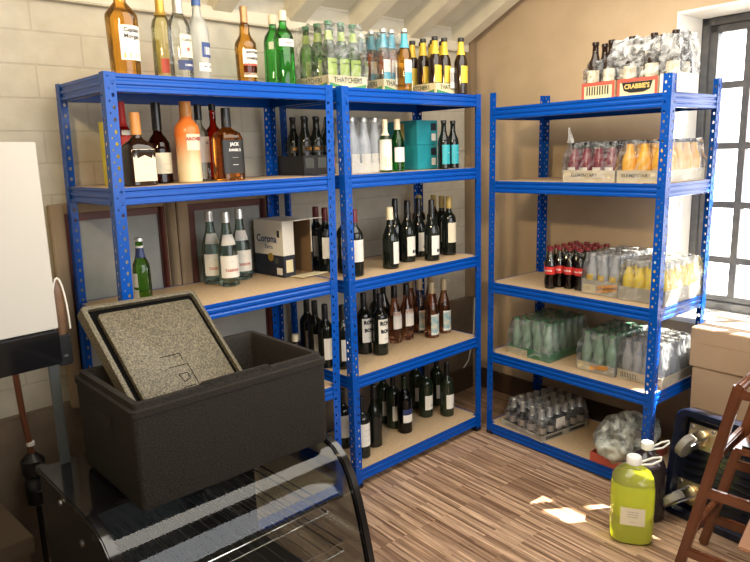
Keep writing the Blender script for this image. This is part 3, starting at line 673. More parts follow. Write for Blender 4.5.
# --- rack B second shelf
z = ZB[1]
def tray(name, label, loc, rz, L, W, h, mat, cat='tray', group=None, th=.003):
    """open cardboard tray, front left corner at loc"""
    t = thing(name, label, cat, loc, rz, group)
    bm = B(); box(bm, 0, L, 0, W, 0, th); box(bm, 0, L, 0, th, th, h); box(bm, 0, L, W-th, W, th, h); box(bm, 0, th, th, W-th, th, h); box(bm, L-th, L, th, W-th, th, h)
    part('tray_body', bm, mat, t)
    return t
def film(parent, x0, x1, y0, y1, z0, z1, mat, jit=.004, n=9, peak=0):
    """shrink film drawn over a block of bottles: a dented, rounded skin"""
    bm = B(); box(bm, x0, x1, y0, y1, z0, z1)
    bmesh.ops.subdivide_edges(bm, edges=bm.edges, cuts=n, use_grid_fill=True)
    cx_, cy_ = (x0+x1)/2, (y0+y1)/2
    for v in bm.verts:
        f = (v.co.z-z0)/(z1-z0)
        k = 1 - .13*max(0, f-.55)/.45
        v.co.x = cx_+(v.co.x-cx_)*k; v.co.y = cy_+(v.co.y-cy_)*k
        if f > .02:
            v.co += Vector((random.uniform(-1, 1)*jit, random.uniform(-1, 1)*jit, random.uniform(-1, .6)*jit*1.3))
        if f > .99 and peak: v.co.z += random.random()**3*peak
    return part('wrap', bm, mat, parent, smooth=80)
def packgrid(key, fn, nx, ny, x0, y0, dx, dy, z, rz, label, group, skip=None, jit=.0015):
    for i in range(nx):
        for j in range(ny):
            if skip and skip(i, j): continue
            p = fn(x0+i*dx+random.uniform(-jit, jit), y0+j*dy+random.uniform(-jit, jit), z)
            bottle(key, p, label, rz+random.uniform(-.25, .25), group)
def ident(x, y, z): return (x, y, z)

x = xat(301, .24, z)
bt = tray('beer_crate', 'black cardboard carrier of dark beers, seen behind the posts on the second shelf', (x, .215, z+ZE), 0, .218, .20, .085, M['black_card'])
for i in range(3):
    bm = B(); box(bm, .008+i*.07, .055+i*.07, -.001, -.0002, .03, .075); part('printed_panel', bm, M['greymetal'] if i != 2 else M['mahog_lt'], bt)
packgrid('black_beer', ident, 3, 2, x+.04, .255, .068, .08, z+.0045, 0, 'near-black beer bottle with orange-banded label in the black carrier', 'dark beers in the black carrier')
x = xat(348, .135, z)
mt = tray('mixer_tray', 'low clear-wrapped tray of clear bottles right of the twin posts, second shelf', (x-.005, .10, z+ZE), 0, .21, .215, .045, M['white_card'])
bm = B(); box(bm, .12, .19, -.0012, -.0002, .004, .042); part('printed_panel', bm, M['paper'], mt)
packgrid('clear_tall', ident, 3, 3, x+.030, .135, .069, .07, z+.0045, 0, 'clear bottle with silver cap, shrink-wrapped right of the twin posts', 'clear bottles wrapped on the second shelf')
film(mt, -.002, .212, -.003, .217, .003, .246, M['film'], .003)
put('lime_white', 386, .085, z, 'bottle wrapped in white and lime paper, left of the green lager', R(-10))
put('green_lager', 398, .115, z, 'bright green lager bottle with white oval label, left of the teal cartons', R(-15))
for k in range(2):
    x = xat(418, .15, z)
    ct = thing('beer_carton', ('teal beer carton, lower one of the stacked two', 'teal beer carton, upper one of the stacked two')[k], 'carton', (x, .15+.003*k, z+ZE+.1205*k), R(1-2*k), 'stacked teal cartons')
    bm = B(); box(bm, 0, .15, 0, .235, 0, .12); part('body', bm, M['teal_card'], ct, bevel=.002)
    bm = B(); box(bm, -.0012, -.0002, .09, .15, .012, .108); part('cut_out', bm, M['cap_gold'], ct)
    bm = B(); box(bm, .105, .135, -.0012, -.0002, .02, .055); part('barcode_patch', bm, M['paper'], ct)
    bm = B(); box(bm, .10, .14, -.0012, -.0002, .07, .105); part('ink_patch', bm, M['navy_card'], ct)
put('teal_beer', 444, .075, z, 'dark beer bottle with teal label, left one of the pair by the teal cartons', 0, 'beers with teal labels')
put('teal_beer', 453, .09, z, 'dark beer bottle with teal label, right one of the pair by the teal cartons', 0, 'beers with teal labels')

# --- rack B fourth shelf
z = ZB[3]
g = 'dark wines at the left end of the fourth shelf'
put('dark_label', 309, .405, z, 'dark wine bottle with white label, furthest left and back on the fourth shelf', 0, g)
put('dark_label', 317, .32, z, 'dark wine bottle with white label, second from the back on the fourth shelf', 0, g)
put('dark_label', 327, .225, z, 'dark wine bottle with white label, just left of the twin posts, fourth shelf', 0, g)
put('dark_label', 344, .15, z, 'dark wine bottle with white label, behind the twin posts, fourth shelf', 0, g)
g = 'wines with bold block-printed labels'
put('block_print', 365, .25, z, 'dark wine bottle with bold black print on white label, left one by the posts', 0, g)
put('block_print', 381, .175, z, 'dark wine bottle with bold black print on white label, front one of the fourth shelf', 0, g)
put('dark_label', 377, .345, z, 'dark wine bottle behind the two block-printed labels, fourth shelf')
put('black_plain', 384, .415, z, 'plain dark wine bottle at the very back of the fourth shelf')
g = 'rose wines with dark tops'
put('rose_dark_top', 395, .27, z, 'rose wine with dark cap and white label, left one of the two', 0, g)
put('rose_dark_top', 407, .265, z, 'rose wine with dark cap and white label, right one of the two', 0, g)
g = 'rose wines with seaside labels'
put('rose_seaside', 411, .385, z, 'rose wine with pale cap, furthest back beside the dark-capped roses', 0, g)
put('rose_seaside', 420, .305, z, 'rose wine with pale cap and picture label, second of the pale-capped group', 0, g)
put('rose_seaside', 431, .375, z, 'rose wine with pale cap, hidden at the back of the pale-capped group', 0, g)
put('rose_seaside', 432, .19, z, 'rose wine with pale cap and seaside label, front one of the group', 0, g)
put('rose_seaside', 444, .20, z, 'rose wine with pale cap and seaside label, rightmost on the fourth shelf', 0, g)

# --- rack B bottom shelf
z = ZB[4]
put('blue_label_white', 344, .25, z, 'wine bottle with white label behind the twin posts on the bottom shelf')
put('blue_label_white', 363, .105, z, 'wine bottle with tall white label, right of the twin posts on the bottom shelf', R(-10))
put('black_plain', 375, .15, z, 'plain black wine bottle without visible label, bottom shelf')
put('white_label_low', 384, .33, z, 'dark green wine with low white label, rear left on the bottom shelf')
put('white_label_low', 394, .24, z, 'dark green wine with low white label, behind the olive wine bottle')
put('olive_wine', 405, .155, z, 'olive white-wine bottle with white and navy label, middle of the bottom shelf')
put('white_label_low', 416, .345, z, 'dark green wine with white label, second row behind the right-hand group')
put('white_label_low', 426, .215, z, 'dark green wine with white label, front left of the right-hand group, bottom shelf')
put('white_label_low', 437, .285, z, 'dark green wine with white label, back right of the right-hand group, bottom shelf')
put('white_label_low', 447, .14, z, 'dark green wine with white label, rightmost on the bottom shelf')
put('pale_cap_small', 297, .25, ZA[3], 'small dark bottle with pale cap just above the foam box rim')

# --- cider trays on top of rack B
z = ZB[0]
def cider_tray(x0, x1, y0, y1, label):
    t = tray('cider_tray', label, (x0, y0, z+ZE), 0, x1-x0, y1-y0, .052, M['cream_card'], group='cream cider trays')
    bm = B(); prism(bm, [(.004, .004), ((x1-x0)*.55, .004), (.004, .022)], lambda a, b, s: (a, s, b), -.0009, -.0002); part('green_print', bm, M['green_lab'], t)
    bm = B(); prism(bm, [((x1-x0)*.5, .004), (x1-x0-.004, .004), (x1-x0-.004, .020)], lambda a, b, s: (a, s, b), -.0009, -.0002); part('green_print', bm, M['green_lab'], t)
    bm = B(); prism(bm, [(.01, .004), ((y1-y0)*.6, .004), (.01, .022)], lambda a, b, s: (s, a, b), -.0009, -.0002); part('green_print', bm, M['green_lab'], t)
    lettering('THATCHERS', .030, M['ink_green'], t, ((x1-x0)/2, -.0015, .033), (0, 0, 0), bold=.0004, sx=.95)
    lettering('THATCHERS', .028, M['ink_green'], t, (-.0015, (y1-y0)/2, .033), (0, 0, R(-90)), bold=.0004, sx=.95)
    return t
ct1 = cider_tray(xat(329, .055, z), xat(367, .055, z), .055, .285, 'cream cider tray with green bottles, left one of the three')
ct2 = cider_tray(xat(384, .055, z), xat(413, .055, z), .055, .285, 'cream cider tray with blue-necked bottles, middle one of the three')
ct3 = cider_tray(xat(436, .055, z), xat(465, .055, z), .055, .285, 'cream cider tray with yellow-necked bottles, right one of the three')
for t, u, u2, key, lab, grp in ((ct1, 329, 367, 'cider_lime', 'green cider bottle with lime labels in the left cider tray', 'green ciders in the left tray'),
                    (ct2, 384, 413, 'cider_blue', 'golden cider bottle with sky-blue neck in the middle cider tray', 'blue-necked ciders in the middle tray'),
                    (ct3, 436, 465, 'cider_dark', 'dark cider bottle with yellow neck in the right cider tray', 'yellow-necked ciders in the right tray')):
    xa, xb = xat(u, .055, z), xat(u2, .055, z)
    packgrid(key, ident, 3, 3, xa+.040, .095, (xb-xa-.08)/2, .075, z+.0045, 0, lab, grp, skip=(lambda i, j: (i, j) == (2, 0)) if t is not ct1 else None)
film(ct1, -.004, xat(367, .055, z)-xat(329, .055, z)+.004, -.004, .234, .02, .262, M['film'], .004, peak=.01)
film(ct2, -.004, .12, -.004, .234, .02, .255, M['film'], .003)
for t_, u_ in ((ct2, .07), (ct3, .10)):
    bm = B(); box(bm, u_, u_+.055, -.007, -.0062, .03, .125); pp = part('barcode_patch', bm, M['paper'], t_)
    for k in range(9):
        pass
    lettering('|||||||', .05, M['ink'], pp, (u_+.028, -.0076, .085), bold=.0004, sx=.8)
put('cider_blue', 405, .028, z, 'golden cider bottle with blue neck standing in front, out of the middle tray', R(10))
put('cider_dark', 461, .030, z, 'dark cider bottle with yellow neck and label at the right end of the top shelf', R(10))

# ---------------------------------------------------------------- rack C goods
def ctray(name, label, s, d, z, L, W, h, mat, rz=0, group=None, cat='tray'):
    return tray(name, label, cp(s, d, z+ZE), CRZ+rz, L, W, h, mat, cat, group)
# top: two red trays of ale under cloudy film
z = ZC[0]
for k, (s, L) in enumerate(((.515, .158), (.685, .178))):
    t = ctray('ale_tray', ('red ale tray with white striped panel, left one on the right rack top', 'red ale tray with black and gold badge, right one on the right rack top')[k], s, .03, z, L, .215, .070, M['cream_card'], group='red ale trays')
    bm = B(); box(bm, 0, L, -.0012, -.0002, .055, .070); box(bm, 0, .012, -.0012, -.0002, 0, .055); box(bm, L-.012, L, -.0012, -.0002, 0, .055); box(bm, -.0012, -.0002, 0, .215, .0, .07)
    part('red_band', bm, M['red_card'], t)
    if k == 0:
        bm = B()
        for i in range(9): box(bm, .024+i*.0125, .029+i*.0125, -.0014, -.0003, .016, .052)
        part('stripes', bm, M['ink'], t)
    else:
        bm = B(); pl = [(.022, .054), (.032, .022), (.06, .012), (L-.06, .012), (L-.032, .022), (L-.022, .054)]
        prism(bm, pl, lambda a, b, q: (a, q, b), -.0020, -.0003); bd = part('badge', bm, M['black_card'], t)
        lettering("CRABBIE'S", .026, M['ink_gold'], bd, (L/2, -.0026, .036), bold=.0008, sx=.95)
    packgrid('ale', lambda a, b, zz: cp(a, b, zz), 2, 3, s+.042, .064, L-.084, .072, z+.0045, CRZ,
             ('brown ale bottle under cloudy film in the left red tray', 'brown ale bottle under cloudy film in the right red tray')[k], ('ales in the left red tray', 'ales in the right red tray')[k], skip=None if k == 0 else (lambda i, j: False))
    if k == 1:
        film(t, -.05, L-.004, .004, .212, .073, .225, M['film_white'], .007, n=11, peak=.02)
    else:
        film(t, .004, L-.055, .004, .21, .073, .16, M['film'], .008, n=9)
# white outer pack to the right of the red tray
t = ctray('ale_tray', 'white wrapped tray at the right end of the right rack top', .868, .035, z, .075, .17, .075, M['white_card'])
film(t, -.001, .076, -.002, .172, .076, .222, M['film_white'], .006, n=9, peak=.02)
packgrid('ale', lambda a, b, zz: cp(a, b, zz), 1, 2, .9055, .075, .07, .085, z+.0045, CRZ, 'brown ale bottle in the white tray at the right end of the rack top', 'ales in the white tray')
# second shelf: two pale trays of juice
z = ZC[1]
for k, (s, L, key) in enumerate(((.425, .262, 'berry_drink'), (.697, .21, 'orange_drink'))):
    t = ctray('juice_tray', ('pale tray of dark berry drinks on the second shelf of the right rack', 'pale tray of orange drinks on the second shelf, beside the berry drinks')[k], s, .035, z, L, .36, .052, M['pale_card'], group='pale juice trays')
    lettering('ELEMENTARY', .020, M['ink'], t, (L*.42, -.0012, .030), bold=.0001, sx=1.1)
    nx = 4 if k == 0 else 3
    packgrid(key, lambda a, b, zz: cp(a, b, zz), nx, 5, s+.036, .072, (L-.072)/(nx-1), .070, z+.0045, CRZ,
             ('dark berry drink bottle in the left pale tray', 'orange drink bottle in the right pale tray')[k], ('berry drinks', 'orange drinks')[k])
    f = film(t, -.003, L+.003, -.003, .363, .004, .178, M['film'], .004, n=9)
    if k == 0:
        bm = B(); loft(bm, [[(.012, .01, .175), (.045, .01, .175), (.045, .02, .175), (.012, .02, .175)], [(.016, .012, .215), (.034, .012, .21), (.034, .016, .21), (.016, .016, .215)], [(.014, .012, .245), (.020, .012, .245), (.020, .014, .245), (.014, .014, .245)]])
        part('loose_film_tail', bm, M['film_white'], t, smooth=60)
# third shelf
z = ZC[2]
packgrid('coke', lambda a, b, zz: cp(a, b, zz), 4, 5, .292, .135, .058, .0575, z+ZE, CRZ, 'cola bottle with red label at the left end of the third shelf', 'cola bottles')
bottle('coke', cp(.336, .078, z+ZE), 'cola bottle with red label standing in front of its group, nearest the shelf edge', CRZ, 'cola bottles')
tr = ctray('mixer_tray', 'grey mixer tray with slanted orange logo band next to the cola bottles', .512, .085, z, .185, .345, .068, M['grey_card'])
bm = B(); prism(bm, [(.075, .010), (.180, .030), (.180, .062), (.075, .042)], lambda a, b, q: (a, q, b), -.0012, -.0002); bd = part('orange_band', bm, M['orange_lab'], tr)
lettering('Schweppes', .023, M['ink'], bd, (.127, -.0018, .036), (0, R(-10.5), 0), bold=.0004)
bm = B(); box(bm, .004, .070, -.0012, -.0002, .006, .045); pp = part('white_panel', bm, M['cream_card'], tr)
lettering('———\n———\n——', .009, M['ink'], pp, (.032, -.0018, .027))
packgrid('tonic', lambda a, b, zz: cp(a, b, zz), 3, 6, .545, .117, .0585, .0555, z+.0045, CRZ, 'clear tonic bottle wrapped in the orange-banded grey tray', 'wrapped tonic bottles')
film(tr, -.004, .189, -.004, .349, .004, .192, M['film'], .0035, n=9)
tr = ctray('mixer_tray', 'grey tray of yellow lemon mixers at the right end of the third shelf', .705, .075, z, .215, .35, .062, M['grey_card'])
packgrid('lemon_mixer', lambda a, b, zz: cp(a, b, zz), 4, 6, .735, .107, .052, .0555, z+.0045, CRZ, 'yellow lemon mixer bottle wrapped at the right end of the third shelf', 'wrapped lemon mixers')
film(tr, -.004, .219, -.004, .354, .004, .184, M['film'], .0035, n=9)
# fourth shelf
z = ZC[3]
for k, (s, d, L, W, key, lab, rz) in enumerate(((.098, .055, .262, .35, 'green_mixer', 'wrapped pack of green bottles, leftmost on the fourth shelf', 0),
                                            (.497, .085, .195, .33, 'green_mixer', 'wrapped pack of green bottles with a torn orange-marked end, middle of the fourth shelf', 0),
                                            (.700, .10, .215, .32, 'clear_mixer', 'wrapped pack of pale bottles in a cream tray, right end of the fourth shelf', 0))):
    t = ctray('mixer_tray', lab, s, d, z, L, W, .045, (M['green_lab'], M['grey_card'], M['pale_card'])[k], group='wrapped mixer packs on the fourth shelf')
    if k == 0:
        bm = B(); box(bm, .0, .125, -.0012, -.0002, .0, .036); part('white_panel', bm, M['cream_card'], t)
    if k == 1:
        bm = B(); box(bm, .0, .07, -.0012, -.0002, .004, .045); part('white_panel', bm, M['cream_card'], t)
        bm = B(); prism(bm, [(.072, .010), (.165, .026), (.165, .048), (.072, .030)], lambda a, b, q: (a, q, b), -.0012, -.0002); part('orange_band', bm, M['orange_lab'], t)
    if k == 2:
        bm = B()
        for i in range(10): box(bm, .02+i*.008, .023+i*.008, -.0012, -.0002, .012, .036)
        part('stripes', bm, M['ink'], t)
    nx = 4 if k != 1 else 3; ny = 6
    packgrid(key, lambda a, b, zz: cp(a, b, zz), nx, ny, s+.034, d+.034, (L-.068)/(nx-1), (W-.068)/(ny-1), z+.0045, CRZ,
             ('green mixer bottle in the left wrapped pack', 'green mixer bottle in the middle wrapped pack', 'pale mixer bottle in the right wrapped pack')[k], ('left pack of green mixers', 'middle pack of green mixers', 'right pack of pale mixers')[k])
    film(t, -.003, L+.003, -.003, W+.003, .004, .192, M['film'], .0045, n=9)
# bottom shelf
z = ZC[4]
t = ctray('mixer_tray', 'grey tray of dark silver-topped mixers on the bottom shelf of the right rack', .075, .030, z, .295, .35, .032, M['grey_card'], R(-7))
for i in range(2):
    bm = B(); box(bm, .2952, .2962, .03+i*.17, .15+i*.17, .008, .024); part('printed_panel', bm, M['black_lab'], t)
bm = B(); box(bm, .2965, .2975, .10, .165, .055, .105); part('barcode_patch', bm, M['paper'], t)
ca, sa = math.cos(R(-7)), math.sin(R(-7))
def rot_c(a, b, zz): return cp(.075+ca*a-sa*b, .030+sa*a+ca*b, zz)
packgrid('dark_mixer', rot_c, 4, 6, .062, .034, .066, .0565, z+.0045, CRZ, 'small dark mixer bottle with silver top in the bottom shelf tray', 'dark mixers on the bottom shelf')
film(t, .03, .296, -.001, .35, .01, .160, M['film'], .004, n=9)
t = ctray('mixer_tray', 'red-edged tray inside the crumpled clear bag on the bottom shelf', .635, .005, z, .21, .33, .045, M['red_card'])
packgrid('dark_mixer', lambda a, b, zz: cp(a, b, zz), 3, 4, .68, .05, .062, .075, z+.0045, CRZ, 'dark mixer bottle inside the crumpled clear bag', 'dark mixers in the clear bag')
bm = B(); bmesh.ops.create_icosphere(bm, subdivisions=5, radius=1)
from mathutils import noise
for v in bm.verts:
    d = v.co.normalized(); q_ = noise.noise(d*1.8)*.22 + noise.noise(d*4.5)*.09 + noise.noise(d*11)*.02
    v.co = d*(1+q_); v.co.x *= .125; v.co.y *= .185; v.co.z = max(-.095, v.co.z*.125)
bg = link('plastic_bag', mesh('plastic_bag', bm, M['bag'], 50), None, cp(.742, .155, z+.105), (0, 0, CRZ)); tag(bg, 'crumpled clear plastic bag over the red tray on the bottom shelf', 'bag')

# ---------------------------------------------------------------- foreground: display counter
XL, XR = -.325, .385
prof = [(-.14, .02), (-.14, .655), (-.50, .655), (-.575, .650), (-.630, .632), (-.672, .600), (-.700, .556), (-.725, .490), (-.745, .42), (-.765, .34), (-.785, .24), (-.80, .14)]
ctr = thing('display_counter', 'low black display counter with a curved glass front, under the foam box', 'counter', (0, 0, 0))
front = prof[2:]
def arc_tube(x):
    bm = B(); pts = [(x, y, zz) for y, zz in prof[1:]]
    rings = []
    for i, p in enumerate(pts):
        a = Vector(pts[max(i-1, 0)]); b = Vector(pts[min(i+1, len(pts)-1)]); t = (b-a).normalized(); nrm = Vector((0, -t.z, t.y)) * -1
        w = .014; h = .011
        P = Vector(p)
        rings.append([P+Vector((-w, 0, 0))-nrm*h, P+Vector((w, 0, 0))-nrm*h, P+Vector((w, 0, 0))+nrm*h, P+Vector((-w, 0, 0))+nrm*h])
    loft(bm, rings)
    return bm
part('end_trim', arc_tube(XL), M['black_gloss'], ctr, bevel=.004); part('end_trim', arc_tube(XR), M['black_gloss'], ctr, bevel=.004)
bm = B(); rings = [[(x, y, zz+.002) for x in (XL+.014, XR-.014)] for y, zz in front]; loft(bm, rings, False, False); part('curved_glass', bm, M['glass'], ctr, smooth=60)
for x, nm, mt in ((XL, 'end_panel', 'black'), (XR, 'end_glass', 'glass')):
    bm = B(); loft(bm, [[(x+q_, y, zz) for y, zz in [(-.14, .14)] + prof[1:]] for q_ in (-.003, .003)]); part(nm, bm, M[mt], ctr)
bm = B(); box(bm, XL-.01, XR+.01, -.80, -.13, 0, .135); part('base', bm, M['black'], ctr, bevel=.006)
bm = B(); box(bm, XL+.01, XR-.01, -.165, -.14, .135, .65); part('rear_door', bm, M['black_gloss'], ctr, bevel=.003)
bm = B(); box(bm, XL+.005, XR-.005, -.50, -.14, .640, .656); part('top_plate', bm, M['black_gloss'], ctr, bevel=.003)
bm = B(); box(bm, XL+.02, XR-.02, -.76, -.17, .135, .165); part('heated_deck', bm, M['black'], ctr, bevel=.003)
for zz, yf in ((.445, -.615), (.345, -.685)):
    bm = B(); y0 = -.20; xa, xb = XL+.03, XR-.03
    tube(bm, [(xa, y0, zz), (xa, yf, zz), (xb, yf, zz), (xb, y0, zz)], .003, 6)
    tube(bm, [(xa, yf, zz-.030), (xb, yf, zz-.030)], .0026, 6)
    for x in (xa, xb): tube(bm, [(x, yf, zz), (x, yf, zz-.030), (x, y0, zz-.030)], .0026, 6)
    sh = part('wire_shelf', bm, M['chrome'], ctr, smooth=60)
    bm = B()
    for i in range(18):
        x = xa+.01+(xb-xa-.02)*i/17; tube(bm, [(x, yf, zz-.030), (x, y0, zz-.030)], .0012, 5)
    part('shelf_wires', bm, M['greymetal'], sh, smooth=60)
bm = B(); box(bm, XL+.05, XR-.05, -.30, -.24, .60, .628); part('lamp_housing', bm, M['steel'], ctr, bevel=.003)
for yy, zz in ((-.36, .655), (-.50, .60)):
    bm = B(); lathe(bm, [(0, .009), (.006, .009), (.007, .006)], 14); part('fixing_stud', bm, M['steel'], ctr, (XL-.014, yy, zz-.02), (0, R(-90), 0), smooth=40)

# ---------------------------------------------------------------- foam box and lid
fb = thing('foam_box', 'large black foam food-transport box on the display counter, lid off', 'box', (-.236, -.632, .668), R(-.7))
L, Wb, Hb, th = .595, .405, .272, .035
bm = B()
def rrect(x0, x1, y0, y1, r, z, n=4):
    pts = []
    for cx_, cy_, a in ((x1-r, y0+r, -90), (x1-r, y1-r, 0), (x0+r, y1-r, 90), (x0+r, y0+r, 180)):
        for k in range(n+1):
            t = R(a+90*k/n); pts.append((cx_+r*math.cos(t), cy_+r*math.sin(t), z))
    return pts
def shell(bm, rings):
    loft(bm, rings, False); bm.faces.new([bm.verts.new(p) for p in rings[0]][::-1]); bm.faces.new([bm.verts.new(p) for p in rings[-1]])
e = .008
shell(bm, [rrect(e, L-e, e, Wb-e, .012, 0), rrect(.004, L-.004, .004, Wb-.004, .014, .012), rrect(.003, L-.003, .003, Wb-.003, .014, Hb-.028), rrect(0, L, 0, Wb, .014, Hb-.026), rrect(0, L, 0, Wb, .014, Hb-.010),
           rrect(.010, L-.010, .010, Wb-.010, .012, Hb-.008), rrect(.012, L-.012, .012, Wb-.012, .012, Hb+.006), rrect(.028, L-.028, .028, Wb-.028, .010, Hb+.006), rrect(th, L-th, th, Wb-th, .012, Hb-.01), rrect(th+.004, L-th-.004, th+.004, Wb-th-.004, .012, .035)])
part('box_body', bm, M['epp'], fb, smooth=35)
for x0, x1 in ((.20, .40),):
    bm = B(); prism(bm, [(x0-.012, -.001), (x1+.012, -.001), (x1, .016), (x0, .016)], lambda a, b, q: (a, q, Hb+.004+b*.6), .012, .027); part('lid_stop', bm, M['epp'], fb, bevel=.002)
for xx, sx in ((0, -1), (L, 1)):
    bm = B(); box(bm, xx-.006 if sx > 0 else xx-.003, xx+.003 if sx > 0 else xx+.006, .14, .27, .16, .215); part('hand_grip', bm, M['epp'], fb, bevel=.003)
bm = B(); bmesh.ops.create_icosphere(bm, subdivisions=2, radius=.006); part('foam_nub', bm, M['rubber'], fb, (.24, Wb-.015, Hb+.010), smooth=60)

lu = Vector((.984, .172, -.052)).normalized(); lw = Vector((.084, -.696, -.713)); lw = (lw-lu*lw.dot(lu)).normalized(); ln = lu.cross(lw)   # ln points out of the underside, towards the room
lid = tag(link('insulated_cover', None), 'speckled grey foam lid standing slanted inside the black foam box', 'lid')
if ln.y > 0: ln = -ln
lid.matrix_world = Matrix(((lu.x, lw.x, ln.x, -.180), (lu.y, lw.y, ln.y, -.196), (lu.z, lw.z, ln.z, 1.117), (0, 0, 0, 1)))
LW, LL = .398, .555
def slab(bm, x0, x1, y0, y1, z0, z1, r):
    loft(bm, [rrect(x0, x1, y0, y1, r, z0), rrect(x0, x1, y0, y1, r, z1)])
bm = B()
shell(bm, [rrect(0, LW, 0, LL, .012, -.036), rrect(0, LW, 0, LL, .012, -.002), rrect(.004, LW-.004, .004, LL-.004, .012, 0), rrect(.014, LW-.014, .014, LL-.014, .010, 0), rrect(.015, LW-.015, .015, LL-.015, .010, -.020)])
part('lid_rim', bm, M['epp_lid'], lid, smooth=35)
bm = B(); slab(bm, .0145, LW-.0145, .0145, LL-.0145, -.024, -.0120, .01); part('groove', bm, M['dark_groove'], lid)
bm = B(); loft(bm, [rrect(.036, LW-.036, .036, LL-.036, .012, -.011), rrect(.036, LW-.036, .036, LL-.036, .012, .001), rrect(.039, LW-.039, .039, LL-.039, .012, .003)]); part('raised_panel', bm, M['epp_lid'], lid, smooth=35)
bm = B()
def strok(pts, zz=.0034, w=.0022):
    for a, b in zip(pts, pts[1:]): bar(bm, (*a, zz), (*b, zz), w, .0006, (0, 0, 1))
strok([(.145, .222), (.215, .222), (.215, .243)]); strok([(.155, .262), (.222, .262), (.222, .42), (.155, .42)]); strok([(.155, .375), (.222, .375)])
strok([(.175, .29), (.205, .29), (.205, .31), (.182, .318), (.175, .29)]); strok([(.170, .335), (.210, .335), (.210, .365), (.170, .365), (.170, .335)])
part('moulded_marks', bm, M['dark_groove'], lid)
lettering('——', .012, M['dark_groove'], lid, (.182, .234, .0036), (R(-90), 0, 0))
lettering('——', .012, M['dark_groove'], lid, (.188, .397, .0036), (R(-90), 0, 0))

# ---------------------------------------------------------------- left edge
pb = thing('white_board', 'white board with a black lower rail cut off by the left edge', 'board', (-.245, -.20, 0), R(4))
bm = B(); box(bm, -.75, 0, 0, .03, 1.068, 1.58); part('white_face', bm, M['whiteboard'], pb, bevel=.002)
bm = B(); box(bm, -.75, -.004, -.012, .042, .968, 1.066); part('lower_rail', bm, M['black_gloss'], pb, bevel=.004)
bm = B(); box(bm, -.72, -.68, 0, .03, .02, .968); part('stand_leg', bm, M['black'], pb)
bm = B(); box(bm, -.80, -.60, -.18, .20, 0, .02); part('stand_foot', bm, M['black'], pb, bevel=.004)
# brush standing by the foam box
bx, by = -.262, -.172
br = thing('scraper_brush', 'wood-handled scraper with a white string loop, standing between the white board and the foam box', 'brush', (bx, by, .657))
bm = B(); box(bm, -.016, .012, -.004, .004, 0, .33); part('blade', bm, M['greymetal'], br, bevel=.002)
bm = B(); box(bm, .012, .052, -.012, .012, .295, .385); part('socket', bm, M['black'], br, bevel=.004)
bm = B(); lathe(bm, [(0, .0), (0, .005, 2, .6), (.004, .007, 2, .6)], 12); part('rivet', bm, M['greymetal'], br, (.032, -.012, .325), (R(90), 0, 0))
bm = B(); lathe(bm, [(.38, .012, 2.6, .6), (.42, .015, 2.6, .6), (.50, .017, 2.6, .6), (.535, .015, 2.6, .6), (.545, .006, 2.6, .6)], 16); part('handle', bm, M['wood_handle'], br, (.032, 0, 0), smooth=40)
bm = B(); tube(bm, [(.032+.021*math.cos(t), -.012, .40+.15*math.sin(t) if math.sin(t) > 0 else .40) for t in [PI*k/14 for k in range(15)]], .0028, 6); part('string_loop', bm, M['string'], br, smooth=60)
# pipe into black filter
pp = thing('water_pipe', 'brown pipe with a white clip running down the wall into a black fitting, bottom left', 'pipe', (-.205, .43, 0))
bm = B(); tube(bm, [(-.02, 0, .86), (-.012, 0, .62), (0, 0, .47)], .011, 10); part('pipe', bm, M['copper'], pp, smooth=60)
bm = B(); lathe(bm, [(.500, .014), (.515, .0145), (.516, .012)], 14); part('clip', bm, M['white_plastic'], pp, smooth=40)
bm = B(); lathe(bm, [(.27, .030), (.275, .036), (.36, .037), (.365, .033), (.385, .033), (.39, .040), (.445, .040), (.455, .030), (.47, .014)], 20); part('filter_body', bm, M['black'], pp, smooth=40)
bm = B(); tube(bm, [(0, 0, .28), (0, 0, .005)], .011, 10); part('lower_pipe', bm, M['black'], pp, smooth=60)
bm = B(); bm_ = box(bm, -.014, .016, -.0395, -.0375, .325, .331); part('silver_mark', bm, M['steel'], pp)
# cardboard box behind, at the bottom left
cbx = thing('cardboard_box', 'flat-lidded brown cardboard box in the dark corner at bottom left', 'box', (-.80, .03, 0), R(3))
bm = B(); box(bm, 0, .46, 0, .40, 0, .30); part('carton_body', bm, M['shaded_box'], cbx, bevel=.003)
bm = B(); box(bm, .46-.001, .4612, .17, .22, .05, .30); part('tape_strip', bm, M['tape'], cbx)
bm = B(); box(bm, -.015, .475, -.015, .415, .301, .355); part('carton_lid', bm, M['shaded_box'], cbx, bevel=.003)
# old window sashes leaning on the back wall
ow = thing('wooden_window_frame', 'old tan wooden frame with dark red beading and grey panes, leaning behind the left rack', 'frame', (-.035, .452, .586), 0)
def sash(x0, x1, h):
    f = B(); box(f, x0, x0+.05, 0, .03, 0, h); box(f, x1-.05, x1, 0, .03, 0, h); box(f, x0+.05, x1-.05, 0, .03, h-.035, h); box(f, x0+.05, x1-.05, 0, .03, 0, .04)
    part('outer_frame', f, M['oldwood'], ow, bevel=.003)
    f = B(); a, b = x0+.05, x1-.05; box(f, a, a+.028, .002, .026, .04, h-.035); box(f, b-.028, b, .002, .026, .04, h-.035); box(f, a+.028, b-.028, .002, .026, h-.065, h-.035); box(f, a+.028, b-.028, .002, .026, .04, .07)
    part('beading', f, M['redwood'], ow, bevel=.002)
    f = B(); box(f, a+.028, b-.028, .012, .016, .07, h-.065); part('pane', f, M['oldglass'], ow)
sash(0, .495, .785); sash(.50, .99, .785)
# power cable down the corner wall
bm = B(); tube(bm, [(2.10, .47, .05), (2.22, .468, .10), (2.32, .466, .12), (2.40, .462, .19), (2.44, .455, .34), (2.45, .45, .60)], .0045, 8)
tag(link('power_cable', mesh('power_cable', bm, M['string'], 60)), 'pale cable looping up the corner behind the middle rack', 'cable')

